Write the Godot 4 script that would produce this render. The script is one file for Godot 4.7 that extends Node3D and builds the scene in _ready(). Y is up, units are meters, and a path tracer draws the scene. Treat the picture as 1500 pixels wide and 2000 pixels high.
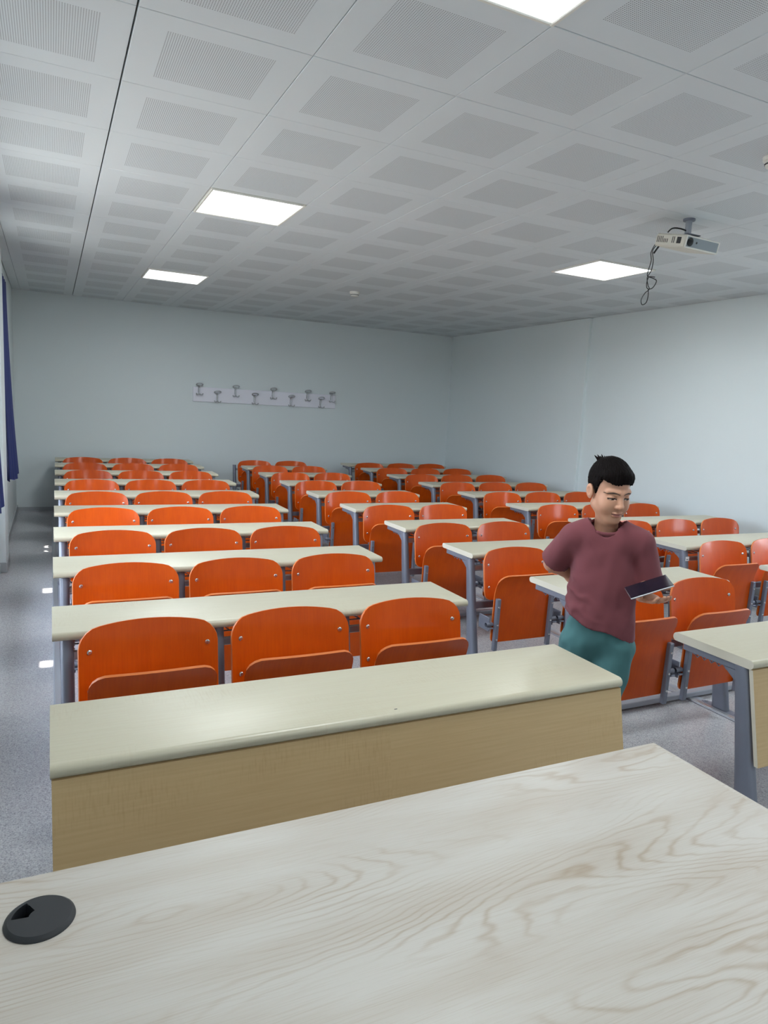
extends Node3D
# A lecture classroom: pale tabletops, orange tip-up chairs, LED ceiling panels, a boy in the aisle.

const CAMERA_HEIGHT := 1.555
const DESK_TOP := 0.725
const CEILING := 2.805
const BACK := -10.14
const FRONT := 2.8045
const LEFT := -0.42
const RIGHT := 5.997
const TILE := 0.6
const TILE_X := -0.0255
const TILE_Z := -1.6955
const PERFORATED := 0.387
const LEAN := 0.16            # frame legs come forward by this much towards the floor, per metre

var mat := {}
var taken := {}

# ---------------------------------------------------------------- helpers: naming and tagging
func numbered(called: String) -> String:
	var n: int = taken.get(called, 0)
	taken[called] = n + 1
	return called if n == 0 else "%s_%03d" % [called, n]

func tag(o: Node, label: String, category: String, group := "", kind := "") -> Node:
	if label != "": o.set_meta("label", label)
	if category != "": o.set_meta("category", category)
	if group != "": o.set_meta("group", group)
	if kind != "": o.set_meta("kind", kind)
	return o

func thing(called: String, label: String, category: String, at: Vector3, turn := 0.0, group := "") -> Node3D:
	var o := Node3D.new()
	o.name = numbered(called)
	add_child(o)
	o.position = at
	o.rotation.y = turn
	tag(o, label, category, group)
	return o

func put(called: String, mesh: Mesh, parent: Node3D, at := Vector3.ZERO, material = null) -> MeshInstance3D:
	var m := MeshInstance3D.new()
	m.name = numbered(called) if parent == self else called
	m.mesh = mesh
	m.position = at
	if material != null: m.material_override = material
	m.cast_shadow = GeometryInstance3D.SHADOW_CASTING_SETTING_ON
	parent.add_child(m, true)
	return m

func structure(o: Node) -> Node:
	o.set_meta("kind", "structure")
	return o

# ---------------------------------------------------------------- helpers: shapes
func begin() -> SurfaceTool:
	var st := SurfaceTool.new()
	st.begin(Mesh.PRIMITIVE_TRIANGLES)
	st.set_smooth_group(-1)
	return st

func done(st: SurfaceTool, material: Material, onto: ArrayMesh = null) -> ArrayMesh:
	st.generate_normals()
	st.set_material(material)
	return st.commit(onto)

func tri(st: SurfaceTool, a: Vector3, b: Vector3, c: Vector3, ua := Vector2.ZERO, ub := Vector2.ZERO, uc := Vector2.ZERO) -> void:
	st.set_uv(ua); st.add_vertex(a)
	st.set_uv(ub); st.add_vertex(b)
	st.set_uv(uc); st.add_vertex(c)

func quad(st: SurfaceTool, a: Vector3, b: Vector3, c: Vector3, d: Vector3) -> void:
	# clockwise seen from the front
	tri(st, a, b, c, Vector2(0, 0), Vector2(1, 0), Vector2(1, 1))
	tri(st, a, c, d, Vector2(0, 0), Vector2(1, 1), Vector2(0, 1))

func face_out(st: SurfaceTool, pts: Array, out: Vector3) -> void:
	# a convex polygon wound so that its front looks towards out
	var p: Array = pts.duplicate()
	var n: Vector3 = (p[1] - p[0]).cross(p[2] - p[0])
	if n.dot(out) > 0.0: p.reverse()
	for i in range(1, p.size() - 1):
		tri(st, p[0], p[i], p[i + 1])

func add_box(st: SurfaceTool, c: Vector3, s: Vector3, bevel := 0.0, basis := Basis.IDENTITY) -> void:
	var h := s * 0.5
	var b := minf(bevel, minf(h.x, minf(h.y, h.z)) * 0.9)
	for axis in 3:
		for sg in [-1.0, 1.0]:
			var u := (axis + 1) % 3
			var v := (axis + 2) % 3
			var pts := []
			for q in [[-1, -1], [1, -1], [1, 1], [-1, 1]]:
				var p := Vector3.ZERO
				p[axis] = sg * h[axis]
				p[u] = q[0] * (h[u] - b)
				p[v] = q[1] * (h[v] - b)
				pts.append(c + basis * p)
			var out := Vector3.ZERO
			out[axis] = sg
			face_out(st, pts, basis * out)
	if b <= 0.0: return
	for axis in 3:                       # edges along axis
		var u := (axis + 1) % 3
		var v := (axis + 2) % 3
		for su in [-1.0, 1.0]:
			for sv in [-1.0, 1.0]:
				var pts := []
				for q in [[-1, 0], [1, 0], [1, 1], [-1, 1]]:
					var p := Vector3.ZERO
					p[axis] = q[0] * (h[axis] - b)
					p[u] = su * (h[u] - (b if q[1] == 1 else 0.0))
					p[v] = sv * (h[v] - (0.0 if q[1] == 1 else b))
					pts.append(c + basis * p)
				var out := Vector3.ZERO
				out[u] = su; out[v] = sv
				face_out(st, pts, basis * out)
	for sx in [-1.0, 1.0]:
		for sy in [-1.0, 1.0]:
			for sz in [-1.0, 1.0]:
				var g := Vector3(sx, sy, sz)
				face_out(st, [c + basis * (g * Vector3(h.x, h.y - b, h.z - b)), c + basis * (g * Vector3(h.x - b, h.y, h.z - b)), c + basis * (g * Vector3(h.x - b, h.y - b, h.z))], basis * g)

func box_mesh(s: Vector3, material: Material, bevel := 0.0) -> ArrayMesh:
	var st := begin()
	add_box(st, Vector3.ZERO, s, bevel)
	return done(st, material)

func extrude_x(st: SurfaceTool, profile: PackedVector2Array, x0: float, x1: float, flip_uv := false) -> void:
	# profile in (z, y), running so that its outside lies to the left of travel; smooth along the profile where it turns gently
	var n := profile.size()
	var mid := Vector2.ZERO
	for p in profile: mid += p / n
	var run := 0.0
	for i in n:
		var a := profile[i]
		var b := profile[(i + 1) % n]
		var l := (b - a).length()
		var pts := [Vector3(x0, a.y, a.x), Vector3(x1, a.y, a.x), Vector3(x1, b.y, b.x), Vector3(x0, b.y, b.x)]
		var uv := [Vector2(0, run), Vector2(x1 - x0, run), Vector2(x1 - x0, run + l), Vector2(0, run + l)]
		var e := b - a
		var out2 := Vector2(e.y, -e.x)
		if out2.dot((a + b) * 0.5 - mid) < 0.0: out2 = -out2
		var out := Vector3(0, out2.y, out2.x)
		var nn: Vector3 = (pts[1] - pts[0]).cross(pts[2] - pts[0])
		var idx := [0, 1, 2, 0, 2, 3]
		if nn.dot(out) > 0.0: idx = [0, 2, 1, 0, 3, 2]
		for k in idx:
			st.set_uv(uv[k]); st.add_vertex(pts[k])
		run += l
	for s in [0, 1]:
		var x: float = x1 if s == 1 else x0
		var poly := Geometry2D.triangulate_polygon(profile)
		for t in range(0, poly.size(), 3):
			var p: Array = []
			for k in 3: p.append(Vector3(x, profile[poly[t + k]].y, profile[poly[t + k]].x))
			face_out(st, p, Vector3(1 if s == 1 else -1, 0, 0))

func add_tube(st: SurfaceTool, path: PackedVector3Array, radius: float, sides := 8, smooth := 1) -> void:
	st.set_smooth_group(smooth)
	var rings: Array = []
	var up := Vector3.UP
	for i in path.size():
		var d: Vector3 = (path[min(i + 1, path.size() - 1)] - path[max(i - 1, 0)]).normalized()
		if absf(d.dot(up)) > 0.95: up = Vector3.RIGHT if absf(d.x) < 0.9 else Vector3.BACK
		var s := d.cross(up).normalized()
		up = s.cross(d).normalized()
		var ring := []
		for k in sides:
			var a := TAU * k / sides
			ring.append(path[i] + (s * cos(a) + up * sin(a)) * radius)
		rings.append(ring)
	for i in path.size() - 1:
		for k in sides:
			var a: Vector3 = rings[i][k]
			var b: Vector3 = rings[i][(k + 1) % sides]
			var c: Vector3 = rings[i + 1][(k + 1) % sides]
			var e: Vector3 = rings[i + 1][k]
			face_out(st, [a, b, c, e], (a + b + c + e) * 0.25 - (path[i] + path[i + 1]) * 0.5)
	st.set_smooth_group(-1)
	face_out(st, rings[0], path[0] - path[1])
	face_out(st, rings[-1], path[-1] - path[-2])

func add_lathe(st: SurfaceTool, at: Vector3, profile: PackedVector2Array, sides := 20, basis := Basis.IDENTITY, smooth := 1) -> void:
	# profile (radius, height) from bottom to top, turned round the basis' y
	for i in profile.size() - 1:
		st.set_smooth_group(smooth if smooth < 0 else smooth + i % 30)
		for k in sides:
			var a0 := TAU * k / sides
			var a1 := TAU * (k + 1) / sides
			var p := profile[i]
			var q := profile[i + 1]
			var pts := []
			for w in [[p, a0], [p, a1], [q, a1], [q, a0]]:
				var v := Vector3(w[0].x * cos(w[1]), w[0].y, w[0].x * sin(w[1]))
				if pts.is_empty() or not pts[-1].is_equal_approx(at + basis * v): pts.append(at + basis * v)
			if pts.size() > 3 and pts[0].is_equal_approx(pts[-1]): pts.pop_back()
			if pts.size() < 3: continue
			var am := (a0 + a1) * 0.5
			var e := q - p
			face_out(st, pts, basis * Vector3(e.y * cos(am), -e.x, e.y * sin(am)))
	st.set_smooth_group(-1)

func oval_leg(top: Vector3, bottom: Vector3, size_top: Vector2, size_bottom: Vector2, sides := 14) -> SurfaceTool:
	# a tapered tube of flat-oval section (x, z), level at both ends
	var st := begin()
	var rings := []
	for e in [[bottom, size_bottom], [bottom.lerp(top, 0.5), size_bottom.lerp(size_top, 0.62)], [top, size_top]]:
		var ring := []
		for k in sides:
			var a := TAU * k / sides
			var c := Vector2(signf(cos(a)) * pow(absf(cos(a)), 0.7), signf(sin(a)) * pow(absf(sin(a)), 0.7))
			ring.append(e[0] + Vector3(c.x * e[1].x * 0.5, 0, c.y * e[1].y * 0.5))
		rings.append(ring)
	st.set_smooth_group(1)
	for r in 2:
		for k in sides:
			var j := (k + 1) % sides
			var m: Vector3 = (rings[r][k] + rings[r][j]) * 0.5 - (bottom.lerp(top, r * 0.5))
			face_out(st, [rings[r][k], rings[r][j], rings[r + 1][j], rings[r + 1][k]], m)
	st.set_smooth_group(-1)
	face_out(st, rings[0], Vector3.DOWN)
	face_out(st, rings[2], Vector3.UP)
	return st

func sheet(front: Callable, nx: int, ny: int, thick: float, face: Material, edge: Material) -> ArrayMesh:
	# a bent board: front(u, v) in 0..1 gives its front skin; the back lies thick behind, the rim between
	var p := []
	for i in nx + 1:
		var col := []
		for j in ny + 1: col.append(front.call(float(i) / nx, float(j) / ny))
		p.append(col)
	var nrm := []
	for i in nx + 1:
		var col := []
		for j in ny + 1:
			var du: Vector3 = p[min(i + 1, nx)][j] - p[max(i - 1, 0)][j]
			var dv: Vector3 = p[i][min(j + 1, ny)] - p[i][max(j - 1, 0)]
			var n := du.cross(dv).normalized()
			col.append(n if n.z > 0 else -n)
		nrm.append(col)
	var st := begin()
	for side in 2:
		st.set_smooth_group(1 + side)
		for i in nx:
			for j in ny:
				var q := []
				var uv := []
				for w in [[i, j], [i + 1, j], [i + 1, j + 1], [i, j + 1]]:
					q.append(p[w[0]][w[1]] - (nrm[w[0]][w[1]] * thick if side == 1 else Vector3.ZERO))
					uv.append(Vector2(q[-1].x * 2.0, q[-1].y * 2.0))
				var idx := [0, 1, 2, 0, 2, 3]
				var out: Vector3 = nrm[i][j] * (1.0 if side == 0 else -1.0)
				if (q[1] - q[0]).cross(q[2] - q[0]).dot(out) > 0.0: idx = [0, 2, 1, 0, 3, 2]
				for k in idx:
					st.set_uv(uv[k]); st.add_vertex(q[k])
	var mesh := done(st, face)
	st = begin()
	var rim := []
	for i in nx + 1: rim.append([i, 0])
	for j in range(1, ny + 1): rim.append([nx, j])
	for i in range(nx - 1, -1, -1): rim.append([i, ny])
	for j in range(ny - 1, 0, -1): rim.append([0, j])
	var mid: Vector3 = front.call(0.5, 0.5)
	st.set_smooth_group(3)
	for k in rim.size():
		var a: Array = rim[k]
		var b: Array = rim[(k + 1) % rim.size()]
		var fa: Vector3 = p[a[0]][a[1]]
		var fb: Vector3 = p[b[0]][b[1]]
		var m: Vector3 = (fa + fb) * 0.5 - mid
		face_out(st, [fa, fb, fb - nrm[b[0]][b[1]] * thick, fa - nrm[a[0]][a[1]] * thick], Vector3(m.x, m.y, 0))
	return done(st, edge, mesh)

# ---------------------------------------------------------------- helpers: materials and textures
func plain(color: Color, rough := 0.6, metal := 0.0) -> StandardMaterial3D:
	var m := StandardMaterial3D.new()
	m.albedo_color = color
	m.roughness = rough
	m.metallic = metal
	return m

func rgb(r: int, g: int, b: int) -> Color:
	return Color8(r, g, b)

func noise(seed_value: int, freq: float, octaves := 3) -> FastNoiseLite:
	var n := FastNoiseLite.new()
	n.seed = seed_value
	n.noise_type = FastNoiseLite.TYPE_SIMPLEX_SMOOTH
	n.frequency = freq
	n.fractal_octaves = octaves
	return n

func texture(im: Image) -> ImageTexture:
	im.generate_mipmaps()
	return ImageTexture.create_from_image(im)

func maple_image(w: int, h: int, seed_value: int, base: Color, dark: Color, strength: float, metres: Vector2) -> Image:
	# growth rings cut lengthwise: the grain runs along x, cathedral figures where the ring field turns
	var im := Image.create(w, h, false, Image.FORMAT_RGB8)
	var ring := noise(seed_value, 1.0, 2)
	var fine := noise(seed_value + 1, 1.0, 2)
	var tone := noise(seed_value + 2, 1.0, 2)
	for y in h:
		var py := metres.y * y / h
		for x in w:
			var px := metres.x * x / w
			var f := ring.get_noise_2d(px * 0.6, py * 3.0) * 11.0 + ring.get_noise_2d(px * 8.0 + 40.0, py * 30.0) * 0.3 + py * 40.0
			var s := f - floorf(f)
			var e := absf(s - 0.5) * 2.0
			var line := exp(-e * e * 14.0) * clampf(0.35 + tone.get_noise_2d(px * 1.3 + 7.0, py * 5.0) * 1.2, 0.03, 1.0)
			var g := fine.get_noise_2d(px * 6.0, py * 420.0)
			var k := line * 0.75 + maxf(0.0, g) * 0.5 + (tone.get_noise_2d(px * 1.6, py * 9.0) + 0.35) * 0.35
			im.set_pixel(x, y, base.lerp(dark, clampf(k * strength, 0.0, 1.0)))
	return im

func laminate_image(w: int, h: int, seed_value: int, base: Color, dark: Color) -> Image:
	# pale laminate: long faint grain with short ripple marks across it
	var im := Image.create(w, h, false, Image.FORMAT_RGB8)
	var a := noise(seed_value, 1.0, 2)
	var b := noise(seed_value + 1, 1.0, 2)
	for y in h:
		for x in w:
			var px := 1.7 * x / w
			var py := 0.85 * y / h
			var patch := maxf(0.0, a.get_noise_2d(px * 2.0, py * 4.0) + 0.1)
			var ripple := maxf(0.0, b.get_noise_2d(px * 150.0, py * 14.0)) * patch
			var grain := a.get_noise_2d(px * 3.0 + 9.0, py * 110.0) * 0.5 + 0.5
			im.set_pixel(x, y, base.lerp(dark, clampf(ripple * 0.7 + grain * 0.35, 0.0, 1.0)))
	return im

func speckle_image(n: int, seed_value: int, base: Color, dark: Color, light: Color) -> Image:
	var im := Image.create(n, n, false, Image.FORMAT_RGB8)
	var rng := RandomNumberGenerator.new()
	rng.seed = seed_value
	for y in n:
		for x in n:
			var k := rng.randf()
			var c := base
			if k < 0.22: c = base.lerp(dark, rng.randf_range(0.2, 1.0))
			elif k > 0.8: c = base.lerp(light, rng.randf_range(0.2, 1.0))
			im.set_pixel(x, y, c)
	return im

func hole_image() -> Image:
	var im := Image.create(32, 32, false, Image.FORMAT_RGB8)
	for y in 32:
		for x in 32:
			var d := Vector2(x - 15.5, y - 15.5).length()
			im.set_pixel(x, y, Color8(210, 216, 220).lerp(Color8(126, 130, 135), 1.0 - smoothstep(7.4, 9.4, d)))
	return im

func ply_image(n: int) -> Image:
	var im := Image.create(n, n, false, Image.FORMAT_RGB8)
	var a := noise(71, 1.0, 3)
	for y in n:
		for x in n:
			var k := a.get_noise_2d(x * 0.22, y * 0.012) * 0.5 + a.get_noise_2d(x * 0.02 + 50.0, y * 0.008) * 0.6
			im.set_pixel(x, y, Color8(210, 85, 2).lerp(Color8(194, 72, 1), clampf(0.45 + k * 0.7, 0.0, 1.0)))
	return im

func make_materials() -> void:
	mat.wall = plain(rgb(214, 222, 224), 0.62)
	mat.ceiling_plain = plain(rgb(210, 216, 220), 0.5)
	var t := plain(Color.WHITE, 0.5)
	t.albedo_texture = texture(hole_image())
	mat.perforated = t
	mat.void_dark = plain(rgb(70, 72, 74), 0.9)
	var fl := plain(Color.WHITE, 0.24)
	fl.albedo_texture = texture(speckle_image(512, 5, rgb(172, 172, 176), rgb(128, 128, 134), rgb(200, 200, 203)))
	fl.uv1_triplanar = true
	fl.uv1_world_triplanar = true
	fl.uv1_scale = Vector3(0.62, 0.62, 0.62)
	mat.floor = fl
	mat.baseboard = plain(rgb(166, 170, 174), 0.5)
	var td := plain(Color.WHITE, 0.42)
	td.albedo_texture = texture(maple_image(1536, 768, 12, rgb(193, 188, 181), rgb(158, 140, 120), 0.62, Vector2(1.6, 0.8)))
	mat.teacher_wood = td
	var sd := plain(Color.WHITE, 0.36)
	sd.albedo_texture = texture(laminate_image(768, 384, 31, rgb(193, 188, 168), rgb(177, 166, 141)))
	mat.desk_wood = sd
	var pn := plain(Color.WHITE, 0.4)
	pn.albedo_texture = texture(laminate_image(768, 384, 57, rgb(204, 176, 132), rgb(174, 142, 98)))
	mat.panel_wood = pn
	mat.edge_band = plain(rgb(206, 200, 184), 0.45)
	mat.steel = plain(rgb(122, 126, 140), 0.42, 0.25)
	mat.bright_steel = plain(rgb(190, 192, 196), 0.3, 0.75)
	mat.rail_steel = plain(rgb(168, 172, 182), 0.35, 0.4)
	mat.bolt = plain(rgb(205, 205, 205), 0.25, 0.9)
	mat.black_plastic = plain(rgb(24, 26, 29), 0.45)
	mat.grommet = plain(rgb(32, 34, 38), 0.55)
	var op := plain(Color.WHITE, 0.42)
	op.albedo_texture = texture(ply_image(256))
	op.clearcoat_enabled = true
	op.clearcoat = 0.35
	op.metallic_specular = 0.3
	op.clearcoat_roughness = 0.12
	mat.orange = op
	mat.ply_edge = plain(rgb(206, 108, 42), 0.5)
	mat.white_plastic = plain(rgb(222, 221, 214), 0.45)
	mat.beige_plastic = plain(rgb(206, 203, 192), 0.5)
	mat.white_board = plain(rgb(226, 226, 236), 0.4)
	mat.window_frame = plain(rgb(226, 228, 228), 0.4)
	var gl := plain(Color(0.86, 0.93, 0.95, 0.12), 0.02)
	gl.transparency = BaseMaterial3D.TRANSPARENCY_ALPHA
	mat.glass = gl
	var cu := plain(rgb(30, 42, 96), 0.9)
	cu.rim_enabled = true
	cu.rim = 0.25
	mat.curtain = cu
	mat.asphalt = plain(rgb(122, 121, 116), 0.9)
	mat.concrete = plain(rgb(176, 176, 172), 0.85)
	var lp := plain(rgb(250, 250, 250), 0.5)
	lp.emission_enabled = true
	lp.emission = Color(0.96, 0.98, 1.0)
	lp.emission_energy_multiplier = 2.4
	mat.lamp = lp
	mat.sticker = plain(rgb(226, 228, 230), 0.6)
	mat.ink = plain(rgb(60, 62, 72), 0.7)
	mat.lens = plain(rgb(10, 11, 14), 0.08)
	mat.lens_window = plain(rgb(150, 158, 164), 0.2, 0.2)

# ---------------------------------------------------------------- the room
func slab(called: String, lo: Vector3, hi: Vector3, material: Material, parent: Node3D) -> MeshInstance3D:
	return put(called, box_mesh(hi - lo, material), parent, (lo + hi) * 0.5)

func build_floor() -> void:
	var root := slab("floor", Vector3(LEFT - 0.3, -0.2, BACK - 0.3), Vector3(RIGHT + 0.3, 0, FRONT + 0.3), mat.floor, self)
	structure(root)
	# welded joint between two lengths of vinyl
	put("seam", box_mesh(Vector3(RIGHT - LEFT - 0.03, 0.001, 0.004), mat.baseboard), root, Vector3((LEFT + RIGHT) * 0.5, 0.0003, -3.39) - root.position)

func tile_mesh(x0: float, x1: float, z0: float, z1: float, c: Vector2) -> ArrayMesh:
	# a metal lay-in tile seen from below, bevelled edge, perforated square in the middle; local to its centre c
	var g := 0.0014
	var b := 0.002
	var X0 := x0 + g - c.x
	var X1 := x1 - g - c.x
	var Z0 := z0 + g - c.y
	var Z1 := z1 - g - c.y
	var s := PERFORATED * 0.5
	var a0 := clampf(-s, X0 + b, X1 - b)
	var a1 := clampf(s, X0 + b, X1 - b)
	var c0 := clampf(-s, Z0 + b, Z1 - b)
	var c1 := clampf(s, Z0 + b, Z1 - b)
	var st := begin()
	var down := Vector3.DOWN
	var inner := [Vector2(X0 + b, Z0 + b), Vector2(X1 - b, Z0 + b), Vector2(X1 - b, Z1 - b), Vector2(X0 + b, Z1 - b)]
	var outer := [Vector2(X0, Z0), Vector2(X1, Z0), Vector2(X1, Z1), Vector2(X0, Z1)]
	var hole := [Vector2(a0, c0), Vector2(a1, c0), Vector2(a1, c1), Vector2(a0, c1)]
	for k in 4:
		var j := (k + 1) % 4
		if not (inner[k].is_equal_approx(hole[k]) and inner[j].is_equal_approx(hole[j])):
			face_out(st, [Vector3(inner[k].x, 0, inner[k].y), Vector3(inner[j].x, 0, inner[j].y), Vector3(hole[j].x, 0, hole[j].y), Vector3(hole[k].x, 0, hole[k].y)], down)
		var m: Vector2 = (outer[k] + outer[j]) * 0.5
		face_out(st, [Vector3(inner[k].x, 0, inner[k].y), Vector3(inner[j].x, 0, inner[j].y), Vector3(outer[j].x, 0.0015, outer[j].y), Vector3(outer[k].x, 0.0015, outer[k].y)], Vector3(m.x, -0.3, m.y))
		face_out(st, [Vector3(outer[k].x, 0.0015, outer[k].y), Vector3(outer[j].x, 0.0015, outer[j].y), Vector3(outer[j].x, 0.02, outer[j].y), Vector3(outer[k].x, 0.02, outer[k].y)], Vector3(m.x, 0, m.y))
	face_out(st, [Vector3(X0, 0.02, Z0), Vector3(X1, 0.02, Z0), Vector3(X1, 0.02, Z1), Vector3(X0, 0.02, Z1)], Vector3.UP)
	var mesh := done(st, mat.ceiling_plain)
	if a1 - a0 > 0.01 and c1 - c0 > 0.01:
		st = begin()
		var q := [Vector3(a0, 0, c0), Vector3(a1, 0, c0), Vector3(a1, 0, c1), Vector3(a0, 0, c1)]
		for k in [0, 1, 2, 0, 2, 3]:
			st.set_uv(Vector2(q[k].x + s, q[k].z + s) / 0.0081)
			st.add_vertex(q[k])
		mesh = done(st, mat.perforated, mesh)
	return mesh

func build_ceiling(lamps: Array) -> void:
	var root := slab("ceiling", Vector3(LEFT - 0.3, CEILING + 0.02, BACK - 0.3), Vector3(RIGHT + 0.3, CEILING + 0.25, FRONT + 0.3), mat.void_dark, self)
	structure(root)
	var whole := tile_mesh(-0.3, 0.3, -0.3, 0.3, Vector2.ZERO)
	for k in range(-1, 11):
		for r in range(-7, 15):
			if Vector2i(k, r) in lamps: continue
			var c := Vector2(TILE_X + TILE * k, TILE_Z - TILE * r)
			var x0 := maxf(c.x - 0.3, LEFT + 0.004)
			var x1 := minf(c.x + 0.3, RIGHT - 0.006)
			var z0 := maxf(c.y - 0.3, BACK + 0.006)
			var z1 := minf(c.y + 0.3, FRONT)
			if k == 0: x1 -= 0.004       # the wider open joint beside this column of tiles
			var mesh := whole if x1 - x0 > 0.599 and z1 - z0 > 0.599 else tile_mesh(x0, x1, z0, z1, c)
			put("tile", mesh, root, Vector3(c.x, CEILING, c.y) - root.position)

func build_lamp(k: int, r: int, label: String) -> void:
	var at := Vector3(TILE_X + TILE * k, CEILING, TILE_Z - TILE * r)
	var t := thing("ceiling_light", label, "light", at, 0.0, "square ceiling lights")
	var st := begin()
	for s in [-1.0, 1.0]:
		add_box(st, Vector3(s * 0.288, 0.002, 0), Vector3(0.016, 0.024, 0.592), 0.003)
		add_box(st, Vector3(0, 0.002, s * 0.288), Vector3(0.56, 0.024, 0.016), 0.003)
	put("frame", done(st, mat.white_plastic), t)
	put("diffuser", box_mesh(Vector3(0.56, 0.012, 0.56), mat.lamp, 0.002), t, Vector3(0, 0.0, 0))
	var l := AreaLight3D.new()
	l.name = "panel_light"
	l.area_size = Vector2(0.55, 0.55)
	l.light_energy = LAMP_ENERGY
	l.light_color = Color(0.97, 1.0, 1.0)
	l.area_range = 14.0
	l.area_attenuation = 2.0
	l.shadow_enabled = true
	t.add_child(l)
	l.position = Vector3(0, -0.014, 0)
	l.rotation.x = -PI / 2

const LAMP_ENERGY := 2.6

func build_window(n: int, z0: float, z1: float, y0: float, y1: float, x: float, side: float) -> void:
	# side: +1 when the room lies towards +x of the pane
	var root := Node3D.new()
	root.name = "window_%d" % n
	add_child(root)
	root.position = Vector3(x, 0, (z0 + z1) * 0.5)
	structure(root)
	var w := z1 - z0
	var h := y1 - y0
	var my := (y0 + y1) * 0.5
	var st := begin()
	for s in [-1.0, 1.0]:
		add_box(st, Vector3(0, my, s * (w * 0.5 - 0.03)), Vector3(0.07, h, 0.06), 0.006)
	add_box(st, Vector3(0, y0 + 0.03, 0), Vector3(0.07, 0.06, w), 0.006)
	add_box(st, Vector3(0, y1 - 0.03, 0), Vector3(0.07, 0.06, w), 0.006)
	put("window_frame", done(st, mat.window_frame), root)
	var panes := 3 if w > 1.5 else 1
	for k in range(1, panes):
		put("mullion", box_mesh(Vector3(0.06, h - 0.11, 0.06), mat.window_frame, 0.006), root, Vector3(0, my, -w * 0.5 + w * k / panes))
	for k in panes:
		put("pane", box_mesh(Vector3(0.006, h - 0.12, w / panes - 0.06), mat.glass), root, Vector3(0, my, -w * 0.5 + w * (k + 0.5) / panes))
	put("window_sill", box_mesh(Vector3(0.18, 0.03, w), mat.window_frame, 0.006), root, Vector3(0.1 * side, y0 - 0.015, 0))

# z from, z to, sill height
const WINDOWS := [[-7.95, -7.2, 0.85], [-6.45, -3.7, 0.4], [-3.3, -2.7, 0.4]]
const HEAD := 2.56
const RIGHT_WINDOW := [-3.2, -2.3, 0.7, 2.35]

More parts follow.
